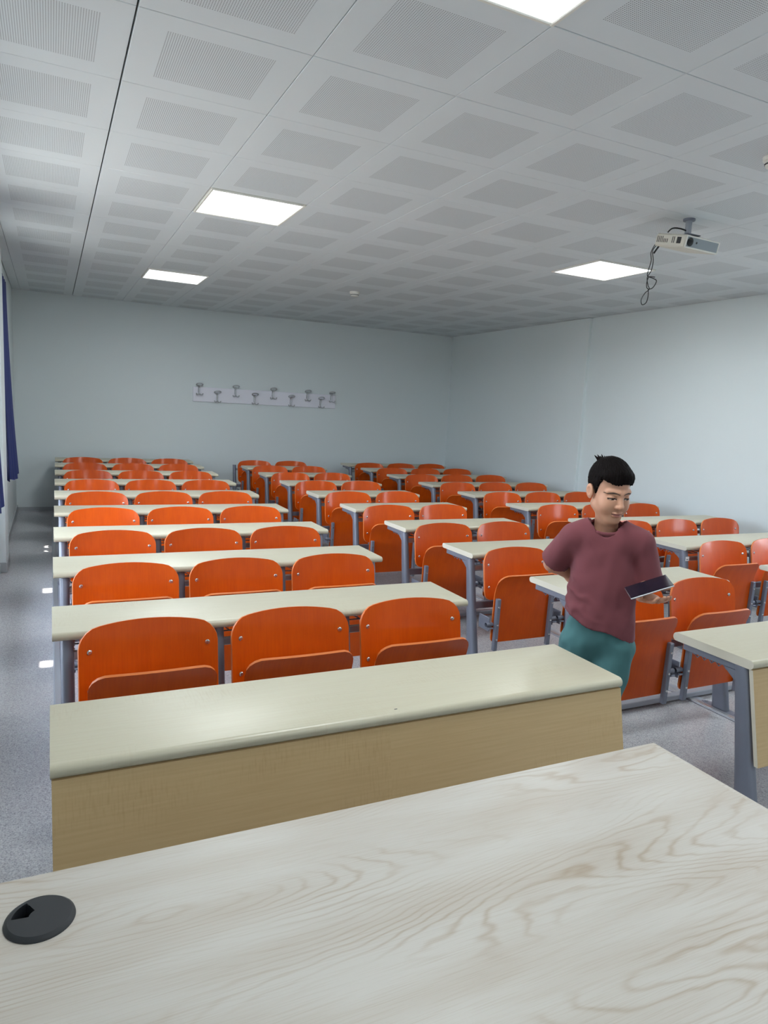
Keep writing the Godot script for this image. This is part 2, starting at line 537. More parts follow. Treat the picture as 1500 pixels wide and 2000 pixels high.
func build_walls() -> void:
	structure(slab("wall_back", Vector3(LEFT - 0.3, 0, BACK - 0.25), Vector3(RIGHT + 0.3, CEILING + 0.02, BACK), mat.wall, self))
	structure(slab("wall_front", Vector3(LEFT - 0.3, 0, FRONT), Vector3(RIGHT + 0.3, CEILING + 0.02, FRONT + 0.25), mat.wall, self))
	var st := begin()
	var rx := RIGHT + 0.125
	var rw := RIGHT_WINDOW
	add_box(st, Vector3(rx, (CEILING + 0.02) * 0.5, (BACK + rw[0]) * 0.5), Vector3(0.25, CEILING + 0.02, rw[0] - BACK))
	add_box(st, Vector3(rx, (CEILING + 0.02) * 0.5, (FRONT + rw[1]) * 0.5), Vector3(0.25, CEILING + 0.02, FRONT - rw[1]))
	add_box(st, Vector3(rx, rw[2] * 0.5 - 0.015, (rw[0] + rw[1]) * 0.5), Vector3(0.25, rw[2] - 0.03, rw[1] - rw[0]))
	add_box(st, Vector3(rx, (rw[3] + CEILING + 0.02) * 0.5, (rw[0] + rw[1]) * 0.5), Vector3(0.25, CEILING + 0.02 - rw[3], rw[1] - rw[0]))
	var wr := put("wall_right", done(st, mat.wall), self)
	structure(wr)
	build_window(WINDOWS.size() + 1, rw[0], rw[1], rw[2], rw[3], RIGHT + 0.19, -1.0)
	st = begin()
	add_box(st, Vector3.ZERO, Vector3(0.06, CEILING - 0.003, 0.575), 0.004)
	put("pilaster", done(st, mat.wall), wr, Vector3(RIGHT - 0.015, (CEILING - 0.003) * 0.5, -7.115) - wr.position)
	# left wall: sill wall, head, piers between the windows, and the column that stands into the room
	st = begin()
	var mx := LEFT - 0.125
	var len_z := FRONT - BACK
	var mz := (FRONT + BACK) * 0.5
	add_box(st, Vector3(mx, (HEAD + CEILING + 0.02) * 0.5, mz), Vector3(0.25, CEILING + 0.02 - HEAD, len_z))
	var edges := [BACK]
	for w in WINDOWS:
		edges.append_array([w[0], w[1]])
		add_box(st, Vector3(mx, (w[2] - 0.03) * 0.5, (w[0] + w[1]) * 0.5), Vector3(0.25, w[2] - 0.03, w[1] - w[0]))
	edges.append(FRONT)
	for k in range(0, edges.size(), 2):
		add_box(st, Vector3(mx, HEAD * 0.5, (edges[k] + edges[k + 1]) * 0.5), Vector3(0.25, HEAD, edges[k + 1] - edges[k]))
	structure(put("wall_left", done(st, mat.wall), self))
	st = begin()
	add_box(st, Vector3(-0.5, (CEILING - 0.003) * 0.5, -6.86), Vector3(0.27, CEILING - 0.003, 0.44), 0.006)
	var col := put("column", done(st, mat.wall), self)
	structure(col)
	put("baseboard", box_mesh(Vector3(0.285, 0.09, 0.455), mat.baseboard, 0.004), col, Vector3(-0.5, 0.045, -6.86))
	structure(slab("baseboard_back", Vector3(LEFT, 0, BACK), Vector3(RIGHT, 0.05, BACK + 0.01), mat.baseboard, self))
	structure(slab("baseboard_right", Vector3(RIGHT - 0.012, 0, BACK + 0.012), Vector3(RIGHT, 0.08, FRONT), mat.baseboard, self))
	structure(slab("baseboard_left", Vector3(LEFT, 0, BACK + 0.012), Vector3(LEFT + 0.012, 0.08, FRONT), mat.baseboard, self))
	for k in WINDOWS.size(): build_window(k + 1, WINDOWS[k][0], WINDOWS[k][1], WINDOWS[k][2], HEAD, LEFT - 0.19, 1.0)
	# the sun shade outside above the windows, with the gaps that let the small sun spots through
	st = begin()
	var y := 2.75
	add_box(st, Vector3(-0.88, y, mz), Vector3(0.42, 0.06, len_z))
	add_box(st, Vector3(-1.37, y, mz), Vector3(0.4, 0.06, len_z))
	var cuts := [[-9.45, -9.31], [-9.0, -8.88], [-7.76, -7.66], [-7.52, -7.46], [-6.02, -5.88], [-4.33, -4.23]]
	var from := BACK
	for c in cuts + [[FRONT, FRONT]]:
		add_box(st, Vector3(-1.13, y, (from + c[0]) * 0.5), Vector3(0.08, 0.06, c[0] - from))
		from = c[1]
	structure(put("sun_shade", done(st, mat.concrete), self))
	structure(slab("ground_outside", Vector3(-40, -0.6, -40), Vector3(46, -0.4, 30), mat.asphalt, self))

func build_curtain(z0: float, z1: float, y0: float, y1: float, flare: float, label: String, seed_value: int) -> void:
	var t := thing("curtain", label, "curtain", Vector3(LEFT + 0.028, y0, (z0 + z1) * 0.5), 0.0, "dark blue window curtains")
	var w := z1 - z0
	var n := noise(seed_value, 1.0, 2)
	var f := func(u: float, v: float) -> Vector3:
		var fold := sin(u * w * 34.0 + n.get_noise_1d(u * 3.0) * 2.0)
		var x := flare * pow(1.0 - v, 1.6) * (0.75 + 0.25 * sin(u * 5.0)) + fold * (0.009 + 0.009 * (1.0 - v))
		return Vector3(x, v * (y1 - y0) + 0.02 * (1.0 - v) * sin(u * 9.0), (u - 0.5) * w)
	var p := []
	var nu := 60
	var nv := 14
	for i in nu + 1:
		var col := []
		for j in nv + 1: col.append(f.call(float(i) / nu, float(j) / nv))
		p.append(col)
	var st := begin()
	for side in 2:
		st.set_smooth_group(1 + side)
		var off := Vector3(0.003 * side, 0, 0)
		for i in nu:
			for j in nv:
				face_out(st, [p[i][j] + off, p[i + 1][j] + off, p[i + 1][j + 1] + off, p[i][j + 1] + off], Vector3(1 if side == 1 else -1, 0, 0))
	put("cloth", done(st, mat.curtain), t)
	st = begin()
	add_tube(st, PackedVector3Array([Vector3(0, y1 - y0 + 0.01, -w * 0.5 - 0.03), Vector3(0, y1 - y0 + 0.01, w * 0.5 + 0.03)]), 0.009, 8)
	put("curtain_rod", done(st, mat.bright_steel), t)

# ---------------------------------------------------------------- desks and chairs
func leg_z(y: float) -> float:
	return -0.055 + (0.69 - y) * LEAN

func tabletop_mesh(w: float, deep: float, thick: float, seed_shift: float) -> ArrayMesh:
	# rounded (post-formed) long edges; local: near edge at z = 0, top at y = 0, centred in x
	var st := begin()
	var prof := PackedVector2Array()
	var r := thick * 0.5
	for k in 9:
		var a := PI / 2 - PI * k / 8
		prof.append(Vector2(-r + cos(a) * r, -r + sin(a) * r))
	for k in 9:
		var a := -PI / 2 - PI * k / 8
		prof.append(Vector2(-deep + r + cos(a) * r, -r + sin(a) * r))
	st.set_smooth_group(1)
	var n := prof.size()
	for i in n:
		var a := prof[i]
		var b := prof[(i + 1) % n]
		var pts := [Vector3(-w / 2, a.y, a.x), Vector3(w / 2, a.y, a.x), Vector3(w / 2, b.y, b.x), Vector3(-w / 2, b.y, b.x)]
		var e := b - a
		var out := Vector3(0, e.x, -e.y) if Vector2(-e.y, e.x).dot((a + b) * 0.5 - Vector2(-deep / 2, -r)) > 0 else Vector3(0, -e.x, e.y)
		var idx := [0, 1, 2, 0, 2, 3]
		var mid2 := (a + b) * 0.5 - Vector2(-deep / 2, -r)
		out = Vector3(0, mid2.y * 20.0, mid2.x) if absf(e.x) > 0.1 else Vector3(0, mid2.y, mid2.x)
		if (pts[1] - pts[0]).cross(pts[2] - pts[0]).dot(out) > 0.0: idx = [0, 2, 1, 0, 3, 2]
		for k in idx:
			var p: Vector3 = pts[k]
			st.set_uv(Vector2(p.x / 1.7 + seed_shift, (p.z + p.y * 0.6) / 0.85 + seed_shift * 3.1))
			st.add_vertex(p)
	var mesh := done(st, mat.desk_wood)
	st = begin()
	for s in [-1.0, 1.0]:
		var pts := []
		for p in prof: pts.append(Vector3(s * w / 2, p.y, p.x))
		face_out(st, pts, Vector3(s, 0, 0))
	return done(st, mat.edge_band, mesh)

var desk_parts := {}

func shared(key: String, make: Callable) -> Mesh:
	if not desk_parts.has(key): desk_parts[key] = make.call()
	return desk_parts[key]

func leg_mesh() -> Mesh:
	return done(oval_leg(Vector3(0, 0.69, leg_z(0.69)), Vector3(0, 0.012, leg_z(0.0)), Vector2(0.042, 0.058), Vector2(0.05, 0.1)), mat.steel)

func post_mesh() -> Mesh:
	return done(oval_leg(Vector3(0, 0.69, leg_z(0.69)), Vector3(0, 0.36, leg_z(0.36)), Vector2(0.042, 0.058), Vector2(0.044, 0.07)), mat.steel)

func arm_mesh() -> Mesh:
	var st := begin()
	add_box(st, Vector3(0, 0.681, -0.175), Vector3(0.034, 0.03, 0.28), 0.003)
	face_out(st, [Vector3(-0.017, 0.667, -0.06), Vector3(-0.017, 0.667, -0.125), Vector3(-0.017, 0.62, -0.06)], Vector3(-1, 0, 0))
	face_out(st, [Vector3(0.017, 0.667, -0.06), Vector3(0.017, 0.667, -0.125), Vector3(0.017, 0.62, -0.06)], Vector3(1, 0, 0))
	face_out(st, [Vector3(-0.017, 0.667, -0.125), Vector3(0.017, 0.667, -0.125), Vector3(0.017, 0.62, -0.06), Vector3(-0.017, 0.62, -0.06)], Vector3(0, -1, -0.3))
	return done(st, mat.steel)

func foot_mesh() -> Mesh:
	var st := begin()
	var prof := PackedVector2Array([Vector2(0.0, 0.0), Vector2(1.0, 0.0), Vector2(1.0, 0.7), Vector2(0.94, 1.0), Vector2(0.0, 1.0)])
	add_lathe(st, Vector3.ZERO, prof, 20, Basis.from_scale(Vector3(0.035, 0.009, 0.125)))
	for s in [-1.0, 1.0]:
		add_lathe(st, Vector3(0, 0.009, s * 0.095), PackedVector2Array([Vector2(0.009, 0), Vector2(0.008, 0.003), Vector2(0, 0.004)]), 8)
	return done(st, mat.steel)

func wire_mesh(w: float) -> Mesh:
	# the wire book rack under the tabletop: two long wires and a wavy one woven between them
	var st := begin()
	var path := PackedVector3Array()
	var n := int(w / 0.028)
	for k in n + 1:
		path.append(Vector3(-w / 2 + w * k / n, 0.655, -0.09 if k % 2 == 0 else -0.3))
	add_tube(st, path, 0.0028, 5)
	for z in [-0.1, -0.2, -0.29]:
		add_tube(st, PackedVector3Array([Vector3(-w / 2, 0.651, z), Vector3(w / 2, 0.651, z)]), 0.0032, 5)
	for s in [-1.0, 1.0]:
		var wave := PackedVector3Array()
		for k in 13: wave.append(Vector3(s * (w / 2 - 0.003), 0.65 + 0.008 * cos(k * PI), -0.09 - 0.2 * k / 12.0))
		add_tube(st, wave, 0.0028, 5)
	return done(st, mat.steel)

func build_desk(block: String, x0: float, w: float, near_z: float, legs: Array, label: String, group: String, front_row: bool, has_top: bool, has_posts: bool, shift: float) -> Node3D:
	var t := thing("student_desk" if has_top else "seat_frame", label, "desk" if has_top else "frame", Vector3(x0 + w / 2, 0, near_z), 0.0, group)
	var deep := 0.365
	if has_top:
		var key := "top%s%.3f" % [block, shift]
		put("tabletop", shared(key, func(): return tabletop_mesh(w, deep, 0.034 if front_row else 0.03, shift)), t, Vector3(0, DESK_TOP, 0))
	for lx in legs:
		if lx == legs[0] or lx == legs[-1] or front_row:
			put("leg", shared("leg", leg_mesh), t, Vector3(lx, 0, 0))
			put("foot_plate", shared("foot", foot_mesh), t, Vector3(lx, 0.001, leg_z(0.0)))
		else:
			put("post", shared("post", post_mesh), t, Vector3(lx, 0, 0))
		if has_top: put("support_arm", shared("arm", arm_mesh), t, Vector3(lx, 0, 0))
	var inner: float = legs[-1] - legs[0]
	var mid: float = (legs[-1] + legs[0]) * 0.5
	if has_posts:
		put("cross_beam", shared("beam" + block, func(): return box_mesh(Vector3(inner, 0.042, 0.028), mat.steel, 0.003)), t, Vector3(mid, 0.40, leg_z(0.4) - 0.01))
		put("top_beam", shared("tbeam" + block, func(): return box_mesh(Vector3(inner, 0.03, 0.02), mat.bright_steel, 0.003)), t, Vector3(mid, 0.628, leg_z(0.628)))
	if has_top and not front_row:
		put("wire_rack", shared("wire" + block, func(): return wire_mesh(inner - 0.04)), t, Vector3(mid, 0, 0))
	if has_top and front_row:
		put("wire_rack", shared("wire" + block, func(): return wire_mesh(inner - 0.04)), t, Vector3(mid, 0, 0))
		var st := begin()
		var h := 0.345
		var y1 := 0.691
		var prof := PackedVector2Array([Vector2(leg_z(y1) + 0.036, y1), Vector2(leg_z(y1) + 0.052, y1), Vector2(leg_z(y1 - h) + 0.066, y1 - h), Vector2(leg_z(y1 - h) + 0.05, y1 - h)])
		var n := prof.size()
		var m2 := Vector2.ZERO
		for p in prof: m2 += p / n
		for i in n:
			var a := prof[i]
			var b := prof[(i + 1) % n]
			var pts := [Vector3(-w / 2 + 0.003, a.y, a.x), Vector3(w / 2 - 0.003, a.y, a.x), Vector3(w / 2 - 0.003, b.y, b.x), Vector3(-w / 2 + 0.003, b.y, b.x)]
			var e := b - a
			var o2 := Vector2(e.y, -e.x)
			if o2.dot((a + b) * 0.5 - m2) < 0: o2 = -o2
			var idx := [0, 1, 2, 0, 2, 3]
			if (pts[1] - pts[0]).cross(pts[2] - pts[0]).dot(Vector3(0, o2.y, o2.x)) > 0.0: idx = [0, 2, 1, 0, 3, 2]
			for k in idx:
				st.set_uv(Vector2(pts[k].x / 1.7, pts[k].y / 0.85)); st.add_vertex(pts[k])
		var pm := done(st, mat.panel_wood)
		st = begin()
		for s in [-1.0, 1.0]:
			var pts := []
			for p in prof: pts.append(Vector3(s * (w / 2 - 0.003), p.y, p.x))
			face_out(st, pts, Vector3(s, 0, 0))
		put("modesty_panel", done(st, mat.edge_band, pm), t)
	return t

func corner_drop(x: float, hw: float, r: float) -> float:
	var o := absf(x) - (hw - r)
	return 0.0 if o <= 0.0 else r - sqrt(maxf(0.0, r * r - o * o))

var chair_prototype: Node3D

func even(u: float) -> float:
	# more columns near the rounded ends
	return -cos(u * PI)

func make_chair() -> Node3D:
	var root := Node3D.new()
	root.name = "folding_chair"
	var hw := 0.238
	var back := func(u: float, v: float) -> Vector3:
		var x := even(u) * hw
		var top := 0.764 - 0.024 * pow(x / hw, 2.0) - corner_drop(x, hw, 0.062)
		var low := 0.455 + 0.006 * pow(x / hw, 2.0) + corner_drop(x, hw, 0.05)
		var y := lerpf(low, top, v)
		var z := 0.036 * pow(absf(x) / hw, 2.2) - (y - 0.47) * 0.17
		return Vector3(x, y, 0.024 + z)
	var bm := sheet(back, 20, 8, 0.0095, mat.orange, mat.ply_edge)
	var b := put("backrest", bm, root)
	var bolt := begin()
	add_lathe(bolt, Vector3.ZERO, PackedVector2Array([Vector2(0.0095, 0), Vector2(0.0088, 0.0025), Vector2(0.006, 0.0048), Vector2(0, 0.0056)]), 12, Basis(Vector3.RIGHT, PI / 2))
	var bolt_mesh := done(bolt, mat.bolt)
	for s in [-1.0, 1.0]:
		for yy in [0.668, 0.535]:
			var xx: float = s * 0.203
			var zz: float = 0.024 + 0.036 * pow(absf(xx) / hw, 2.2) - (yy - 0.47) * 0.17
			var m := put("bolt", bolt_mesh, b, Vector3(xx, yy, zz))
			m.rotation.y = -s * 0.3
	# clamp plates behind the backrest that fix it to the posts
	for s in [-1.0, 1.0]:
		var bk := put("back_bracket", box_mesh(Vector3(0.028, 0.19, 0.012), mat.steel, 0.003), root, Vector3(s * 0.218, 0.6, 0.0125))
		bk.rotation.x = -0.17
	var sw := 0.215
	var seat_profile := func(t: float) -> Vector2:
		# (y, z) of the seat pan folded upright; its front edge, now at the top, rolls forward
		var y := lerpf(0.215, 0.632, t)
		var z := 0.114 + 0.01 * t + 0.046 * pow(maxf(0.0, (t - 0.62) / 0.38), 2.2)
		return Vector2(y, z)
	var pan := func(u: float, v: float) -> Vector3:
		var x := even(u) * sw
		var t1 := 1.0 - corner_drop(x, sw, 0.062) / 0.417
		var t0 := corner_drop(x, sw, 0.03) / 0.417
		var q: Vector2 = seat_profile.call(lerpf(t0, t1, v))
		return Vector3(x, q.x, q.y + 0.016 * (1.0 - pow(absf(x) / sw, 2.0)) * sin(clampf((q.x - 0.2) / 0.43, 0.0, 1.0) * PI * 0.75))
	var s_mesh := sheet(pan, 18, 14, 0.0105, mat.orange, mat.ply_edge)
	var seat := put("seat", s_mesh, root)
	var bar := box_mesh(Vector3(0.026, 0.32, 0.026), mat.steel, 0.003)
	var st := begin()
	add_lathe(st, Vector3.ZERO, PackedVector2Array([Vector2(0.013, -0.022), Vector2(0.013, 0.022)]), 10, Basis(Vector3.BACK, PI / 2))
	add_box(st, Vector3(0, 0, -0.05), Vector3(0.008, 0.085, 0.11), 0.003)
	add_box(st, Vector3(0.006, -0.02, 0.0), Vector3(0.03, 0.008, 0.04), 0.002)
	var hinge := done(st, mat.steel)
	var small := begin()
	add_lathe(small, Vector3.ZERO, PackedVector2Array([Vector2(0.007, 0), Vector2(0.006, 0.003), Vector2(0, 0.0045)]), 8, Basis(Vector3.RIGHT, PI / 2))
	var small_mesh := done(small, mat.bolt)
	for s in [-1.0, 1.0]:
		var bb := put("seat_bar", bar, seat, Vector3(s * 0.196, 0.33, 0.133))
		bb.rotation.x = 0.02
		for yy in [0.24, 0.33, 0.44]:
			put("bolt", small_mesh, seat, Vector3(s * 0.196, yy, 0.1465 + (yy - 0.33) * 0.02))
		put("hinge", hinge, root, Vector3(s * 0.236, 0.33, 0.115))
	return root

func add_chair(at: Vector3, label: String, group: String) -> void:
	if chair_prototype == null: chair_prototype = make_chair()
	var c: Node3D = chair_prototype.duplicate()
	c.name = numbered("folding_chair")
	add_child(c)
	c.position = at
	tag(c, label, "chair", group)

const ROW_DZ := [0.0926, 0.0206, -0.0137, -0.0113, -0.0397, -0.0538, -0.0727, -0.0747, -0.0527, 0.06]
const ORDINAL := ["first", "second", "third", "fourth", "fifth", "sixth", "seventh", "eighth", "ninth", "tenth"]

const CHIP := Vector2(0.864, -1.642)

func build_seating() -> void:
	var blocks := [
		{"name": "left", "x": -0.014, "w": 1.699, "z": -2.0704, "n": 3, "drift": 0.006, "pitch": 0.53, "legs": [-0.8, -0.265, 0.265, 0.8]},
		{"name": "middle", "x": 2.285, "w": 1.09, "z": -2.0395, "n": 2, "drift": 0.0, "pitch": 0.53, "legs": [-0.525, 0.0, 0.525]},
		{"name": "right", "x": 3.991, "w": 1.66, "z": -1.9516, "n": 3, "drift": 0.0, "pitch": 0.53, "legs": [-0.795, -0.265, 0.265, 0.795]},
	]
	for b in blocks:
		for r in 10:
			if b.name == "right" and r == 0: continue
			var far: float = b.z - 0.8868 * r + ROW_DZ[r]
			var near := far + 0.365
			var x0: float = b.x + b.drift * r
			var has_top: bool = not (b.name == "middle" and r == 9)
			var first := 1 if b.name == "right" else 0
			var row: String = "nearest" if r == first else ("rearmost" if r == 9 else ORDINAL[r - first])
			var chair_row: String = "rearmost" if r == 9 else ("nearest" if r == first + 1 else ORDINAL[maxi(r - first - 1, 0)])
			var label := ""
			if r == 0: label = "pale wooden front desk with modesty panel, %s block of desks" % b.name
			elif not has_top: label = "grey steel seat frame without tabletop, rear end of middle block"
			else: label = "pale wooden tabletop desk on grey legs, %s row of the %s block" % [row, b.name]
			var legs: Array = b.legs
			var desk := build_desk(b.name, x0, b.w, near, legs, label, "%s block desks" % b.name, r == 0, has_top, r > 0, 0.13 * ((r * 3 + b.n) % 5))
			if b.name == "left" and r == 0:
				put("chip_mark", box_mesh(Vector3(0.009, 0.0006, 0.003), mat.ink), desk, Vector3(CHIP.x - x0 - b.w / 2, DESK_TOP + 0.0002, CHIP.y - near))
			if b.name == "right" and r == 2:
				var sk := put("label_sticker", box_mesh(Vector3(0.034, 0.03, 0.001), mat.sticker), desk, Vector3(legs[0] - 0.001, 0.635, leg_z(0.635) + 0.0325))
				put("printed_line", box_mesh(Vector3(0.018, 0.005, 0.0005), mat.ink), sk, Vector3(0, -0.005, 0.0006))
			if r <= first: continue
			for k in b.n:
				if b.name == "right" and r == 2 and k == 2: continue
				var cx: float = x0 + b.w / 2 + (k - (b.n - 1) / 2.0) * b.pitch
				var which: String
				if b.n == 3: which = ["left of three", "middle of three", "right of three"][k]
				else: which = ["left of two", "right of two"][k]
				add_chair(Vector3(cx, 0, near + 0.043), "orange plywood folding chair, %s in the %s chair row, %s block" % [which, chair_row, b.name], "%s block chairs" % b.name)
	# floor rails that tie the rows together
	var rails := [["flat grey steel floor rail along the left ends of the left block", 0.035, -1.75, -9.9], ["flat grey steel floor rail under the right legs of the middle block", 3.33, -1.7, -9.5]]
	for rr in rails:
		var t := thing("floor_rail", rr[0], "rail", Vector3(rr[1], 0, (rr[2] + rr[3]) * 0.5), 0.0, "floor rails")
		var st := begin()
		var L: float = rr[2] - rr[3]
		add_box(st, Vector3(0, 0.004, 0), Vector3(0.086, 0.008, L), 0.002)
		put("channel", done(st, mat.rail_steel), t)
		put("ridge", box_mesh(Vector3(0.03, 0.004, L), mat.bright_steel, 0.001), t, Vector3(-0.022, 0.01, 0))
	for q in [[2.30, 3.95, -2.67, "grey steel floor bar behind the boy under the middle chairs"], [2.3, 3.37, -4.42, "grey steel floor bar under the fourth row of the middle block"]]:
		var t2 := thing("floor_bar", q[3], "rail", Vector3((q[0] + q[1]) * 0.5, 0, q[2]), 0.0, "floor bars")
		put("bar", box_mesh(Vector3(q[1] - q[0], 0.03, 0.045), mat.rail_steel, 0.004), t2, Vector3(0, 0.025, 0))

# ---------------------------------------------------------------- the teacher's table
func build_teacher_table() -> void:
	var x0 := -0.2
	var x1 := 1.424
	var z0 := -1.235
	var z1 := -0.45
	var t := thing("teacher_table", "large pale maple table with black cable grommet, closest to the camera", "table", Vector3((x0 + x1) * 0.5, 0, (z0 + z1) * 0.5))
	var w := x1 - x0
	var d := z1 - z0
	# the top, with a round hole for the cable port
	var hole := Vector2(-0.0275 - (x0 + x1) * 0.5, -1.119 - (z0 + z1) * 0.5)
	var hr := 0.044
	var st := begin()
	var seg := 32
	var outline := []
	for k in seg:
		var a := TAU * k / seg
		var dir := Vector2(cos(a), sin(a))
		# ray from the hole to the rectangle
		var tx: float = ((w / 2 if dir.x > 0 else -w / 2) - hole.x) / dir.x if absf(dir.x) > 1e-5 else 1e9
		var tz: float = ((d / 2 if dir.y > 0 else -d / 2) - hole.y) / dir.y if absf(dir.y) > 1e-5 else 1e9
		outline.append(hole + dir * minf(tx, tz))
	var ring := []
	for k in seg: ring.append(hole + Vector2(cos(TAU * k / seg), sin(TAU * k / seg)) * hr)
	var corners := [Vector2(-w / 2, -d / 2), Vector2(w / 2, -d / 2), Vector2(w / 2, d / 2), Vector2(-w / 2, d / 2)]
	var thick := 0.03
	for lower in 2:
		var y := -thick if lower == 1 else 0.0
		var out := Vector3.DOWN if lower == 1 else Vector3.UP
		for k in seg:
			var j := (k + 1) % seg
			var poly := [ring[k], outline[k]]
			for c in corners:
				var o0: Vector2 = outline[k]
				var o1: Vector2 = outline[j]
				if absf(o0.x - o1.x) > 1e-4 and absf(o0.y - o1.y) > 1e-4 and (absf(c.x - o0.x) < 1e-4 or absf(c.y - o0.y) < 1e-4) and (absf(c.x - o1.x) < 1e-4 or absf(c.y - o1.y) < 1e-4): poly.append(c)
			poly.append(outline[j])
			poly.append(ring[j])
			var pts := []
			for p in poly: pts.append(Vector3(p.x, y, p.y))
			var n: Vector3 = (pts[1] - pts[0]).cross(pts[2] - pts[0])
			if n.dot(out) > 0: pts.reverse()
			for i in range(1, pts.size() - 1):
				for q in [pts[0], pts[i], pts[i + 1]]:
					st.set_uv(Vector2(q.x / 1.6 + 0.5, q.z / 0.8 + 0.5)); st.add_vertex(q)
	var mesh := done(st, mat.teacher_wood)
	st = begin()
	for k in 4:
		var a: Vector2 = corners[k]
		var b: Vector2 = corners[(k + 1) % 4]
		var m := (a + b) * 0.5
		face_out(st, [Vector3(a.x, 0, a.y), Vector3(b.x, 0, b.y), Vector3(b.x, -thick, b.y), Vector3(a.x, -thick, a.y)], Vector3(m.x, 0, m.y))
	for k in seg:
		var a: Vector2 = ring[k]
		var b: Vector2 = ring[(k + 1) % seg]
		face_out(st, [Vector3(a.x, 0, a.y), Vector3(b.x, 0, b.y), Vector3(b.x, -thick, b.y), Vector3(a.x, -thick, a.y)], Vector3(hole.x - a.x, 0, hole.y - a.y))
	mesh = done(st, mat.edge_band, mesh)
	put("tabletop", mesh, t, Vector3(0, DESK_TOP, 0))
	for s in [-1.0, 1.0]:
		put("side_panel", box_mesh(Vector3(0.022, DESK_TOP - thick - 0.002, d - 0.12), mat.teacher_wood, 0.002), t, Vector3(s * (w / 2 - 0.06), (DESK_TOP - thick) * 0.5, 0.03))
	put("back_panel", box_mesh(Vector3(w - 0.15, 0.38, 0.018), mat.teacher_wood, 0.002), t, Vector3(0, 0.49, -d / 2 + 0.14))
	# cable grommet: flat cap with a bevelled rim and a pie-slice slot
	var g := begin()
	var R := 0.0525
	var cap_y := 0.0075
	var slot0 := deg_to_rad(185.0)
	var slot1 := deg_to_rad(240.0)
	var N := 64
	for k in N:
		var a0 := TAU * k / N
		var a1 := TAU * (k + 1) / N
		var d0 := Vector3(cos(a0), 0, sin(a0))
		var d1 := Vector3(cos(a1), 0, sin(a1))
		g.set_smooth_group(2)
		face_out(g, [d0 * R, d1 * R, d1 * (R - 0.001) + Vector3(0, 0.0035, 0), d0 * (R - 0.001) + Vector3(0, 0.0035, 0)], d0 + d1)
		face_out(g, [d0 * (R - 0.001) + Vector3(0, 0.0035, 0), d1 * (R - 0.001) + Vector3(0, 0.0035, 0), d1 * (R - 0.006) + Vector3(0, cap_y, 0), d0 * (R - 0.006) + Vector3(0, cap_y, 0)], Vector3(d0.x, 1, d0.z))
		g.set_smooth_group(-1)
		var am := (a0 + a1) * 0.5
		var up := Vector3(0, cap_y, 0)
		if am > slot0 and am < slot1:
			# the slot: cap missing between the inner radius and the rim
			var ri := 0.016
			face_out(g, [d0 * (R - 0.006) + up, d1 * (R - 0.006) + up, d1 * (R - 0.0115) + up, d0 * (R - 0.0115) + up], Vector3.UP)
			face_out(g, [d0 * (R - 0.0115) + up, d1 * (R - 0.0115) + up, d1 * (R - 0.0115) - up * 3.0, d0 * (R - 0.0115) - up * 3.0], -d0 - d1)
			face_out(g, [Vector3.ZERO + up, d0 * ri + up, d1 * ri + up], Vector3.UP)
			face_out(g, [d0 * ri + up, d1 * ri + up, d1 * ri - up * 3.0, d0 * ri - up * 3.0], d0 + d1)
		else:
			face_out(g, [Vector3.ZERO + up, d0 * (R - 0.006) + up, d1 * (R - 0.006) + up], Vector3.UP)
	for sa in [slot0, slot1]:
		var dd := Vector3(cos(sa), 0, sin(sa))
		var side := Vector3(-sin(sa), 0, cos(sa)) * (1.0 if sa == slot0 else -1.0)
		face_out(g, [dd * 0.016 + Vector3(0, cap_y, 0), dd * (R - 0.0115) + Vector3(0, cap_y, 0), dd * (R - 0.0115) - Vector3(0, 0.022, 0), dd * 0.016 - Vector3(0, 0.022, 0)], side)
	var gr := put("cable_grommet", done(g, mat.grommet), t, Vector3(hole.x, DESK_TOP + 0.0002, hole.y))
	var cup := begin()
	add_lathe(cup, Vector3.ZERO, PackedVector2Array([Vector2(0, -0.05), Vector2(hr - 0.001, -0.05), Vector2(hr - 0.001, 0.0)]), 24)
	put("cup", done(cup, mat.black_plastic), gr)
	gr.set_meta("label", "round black plastic cable grommet with slot")

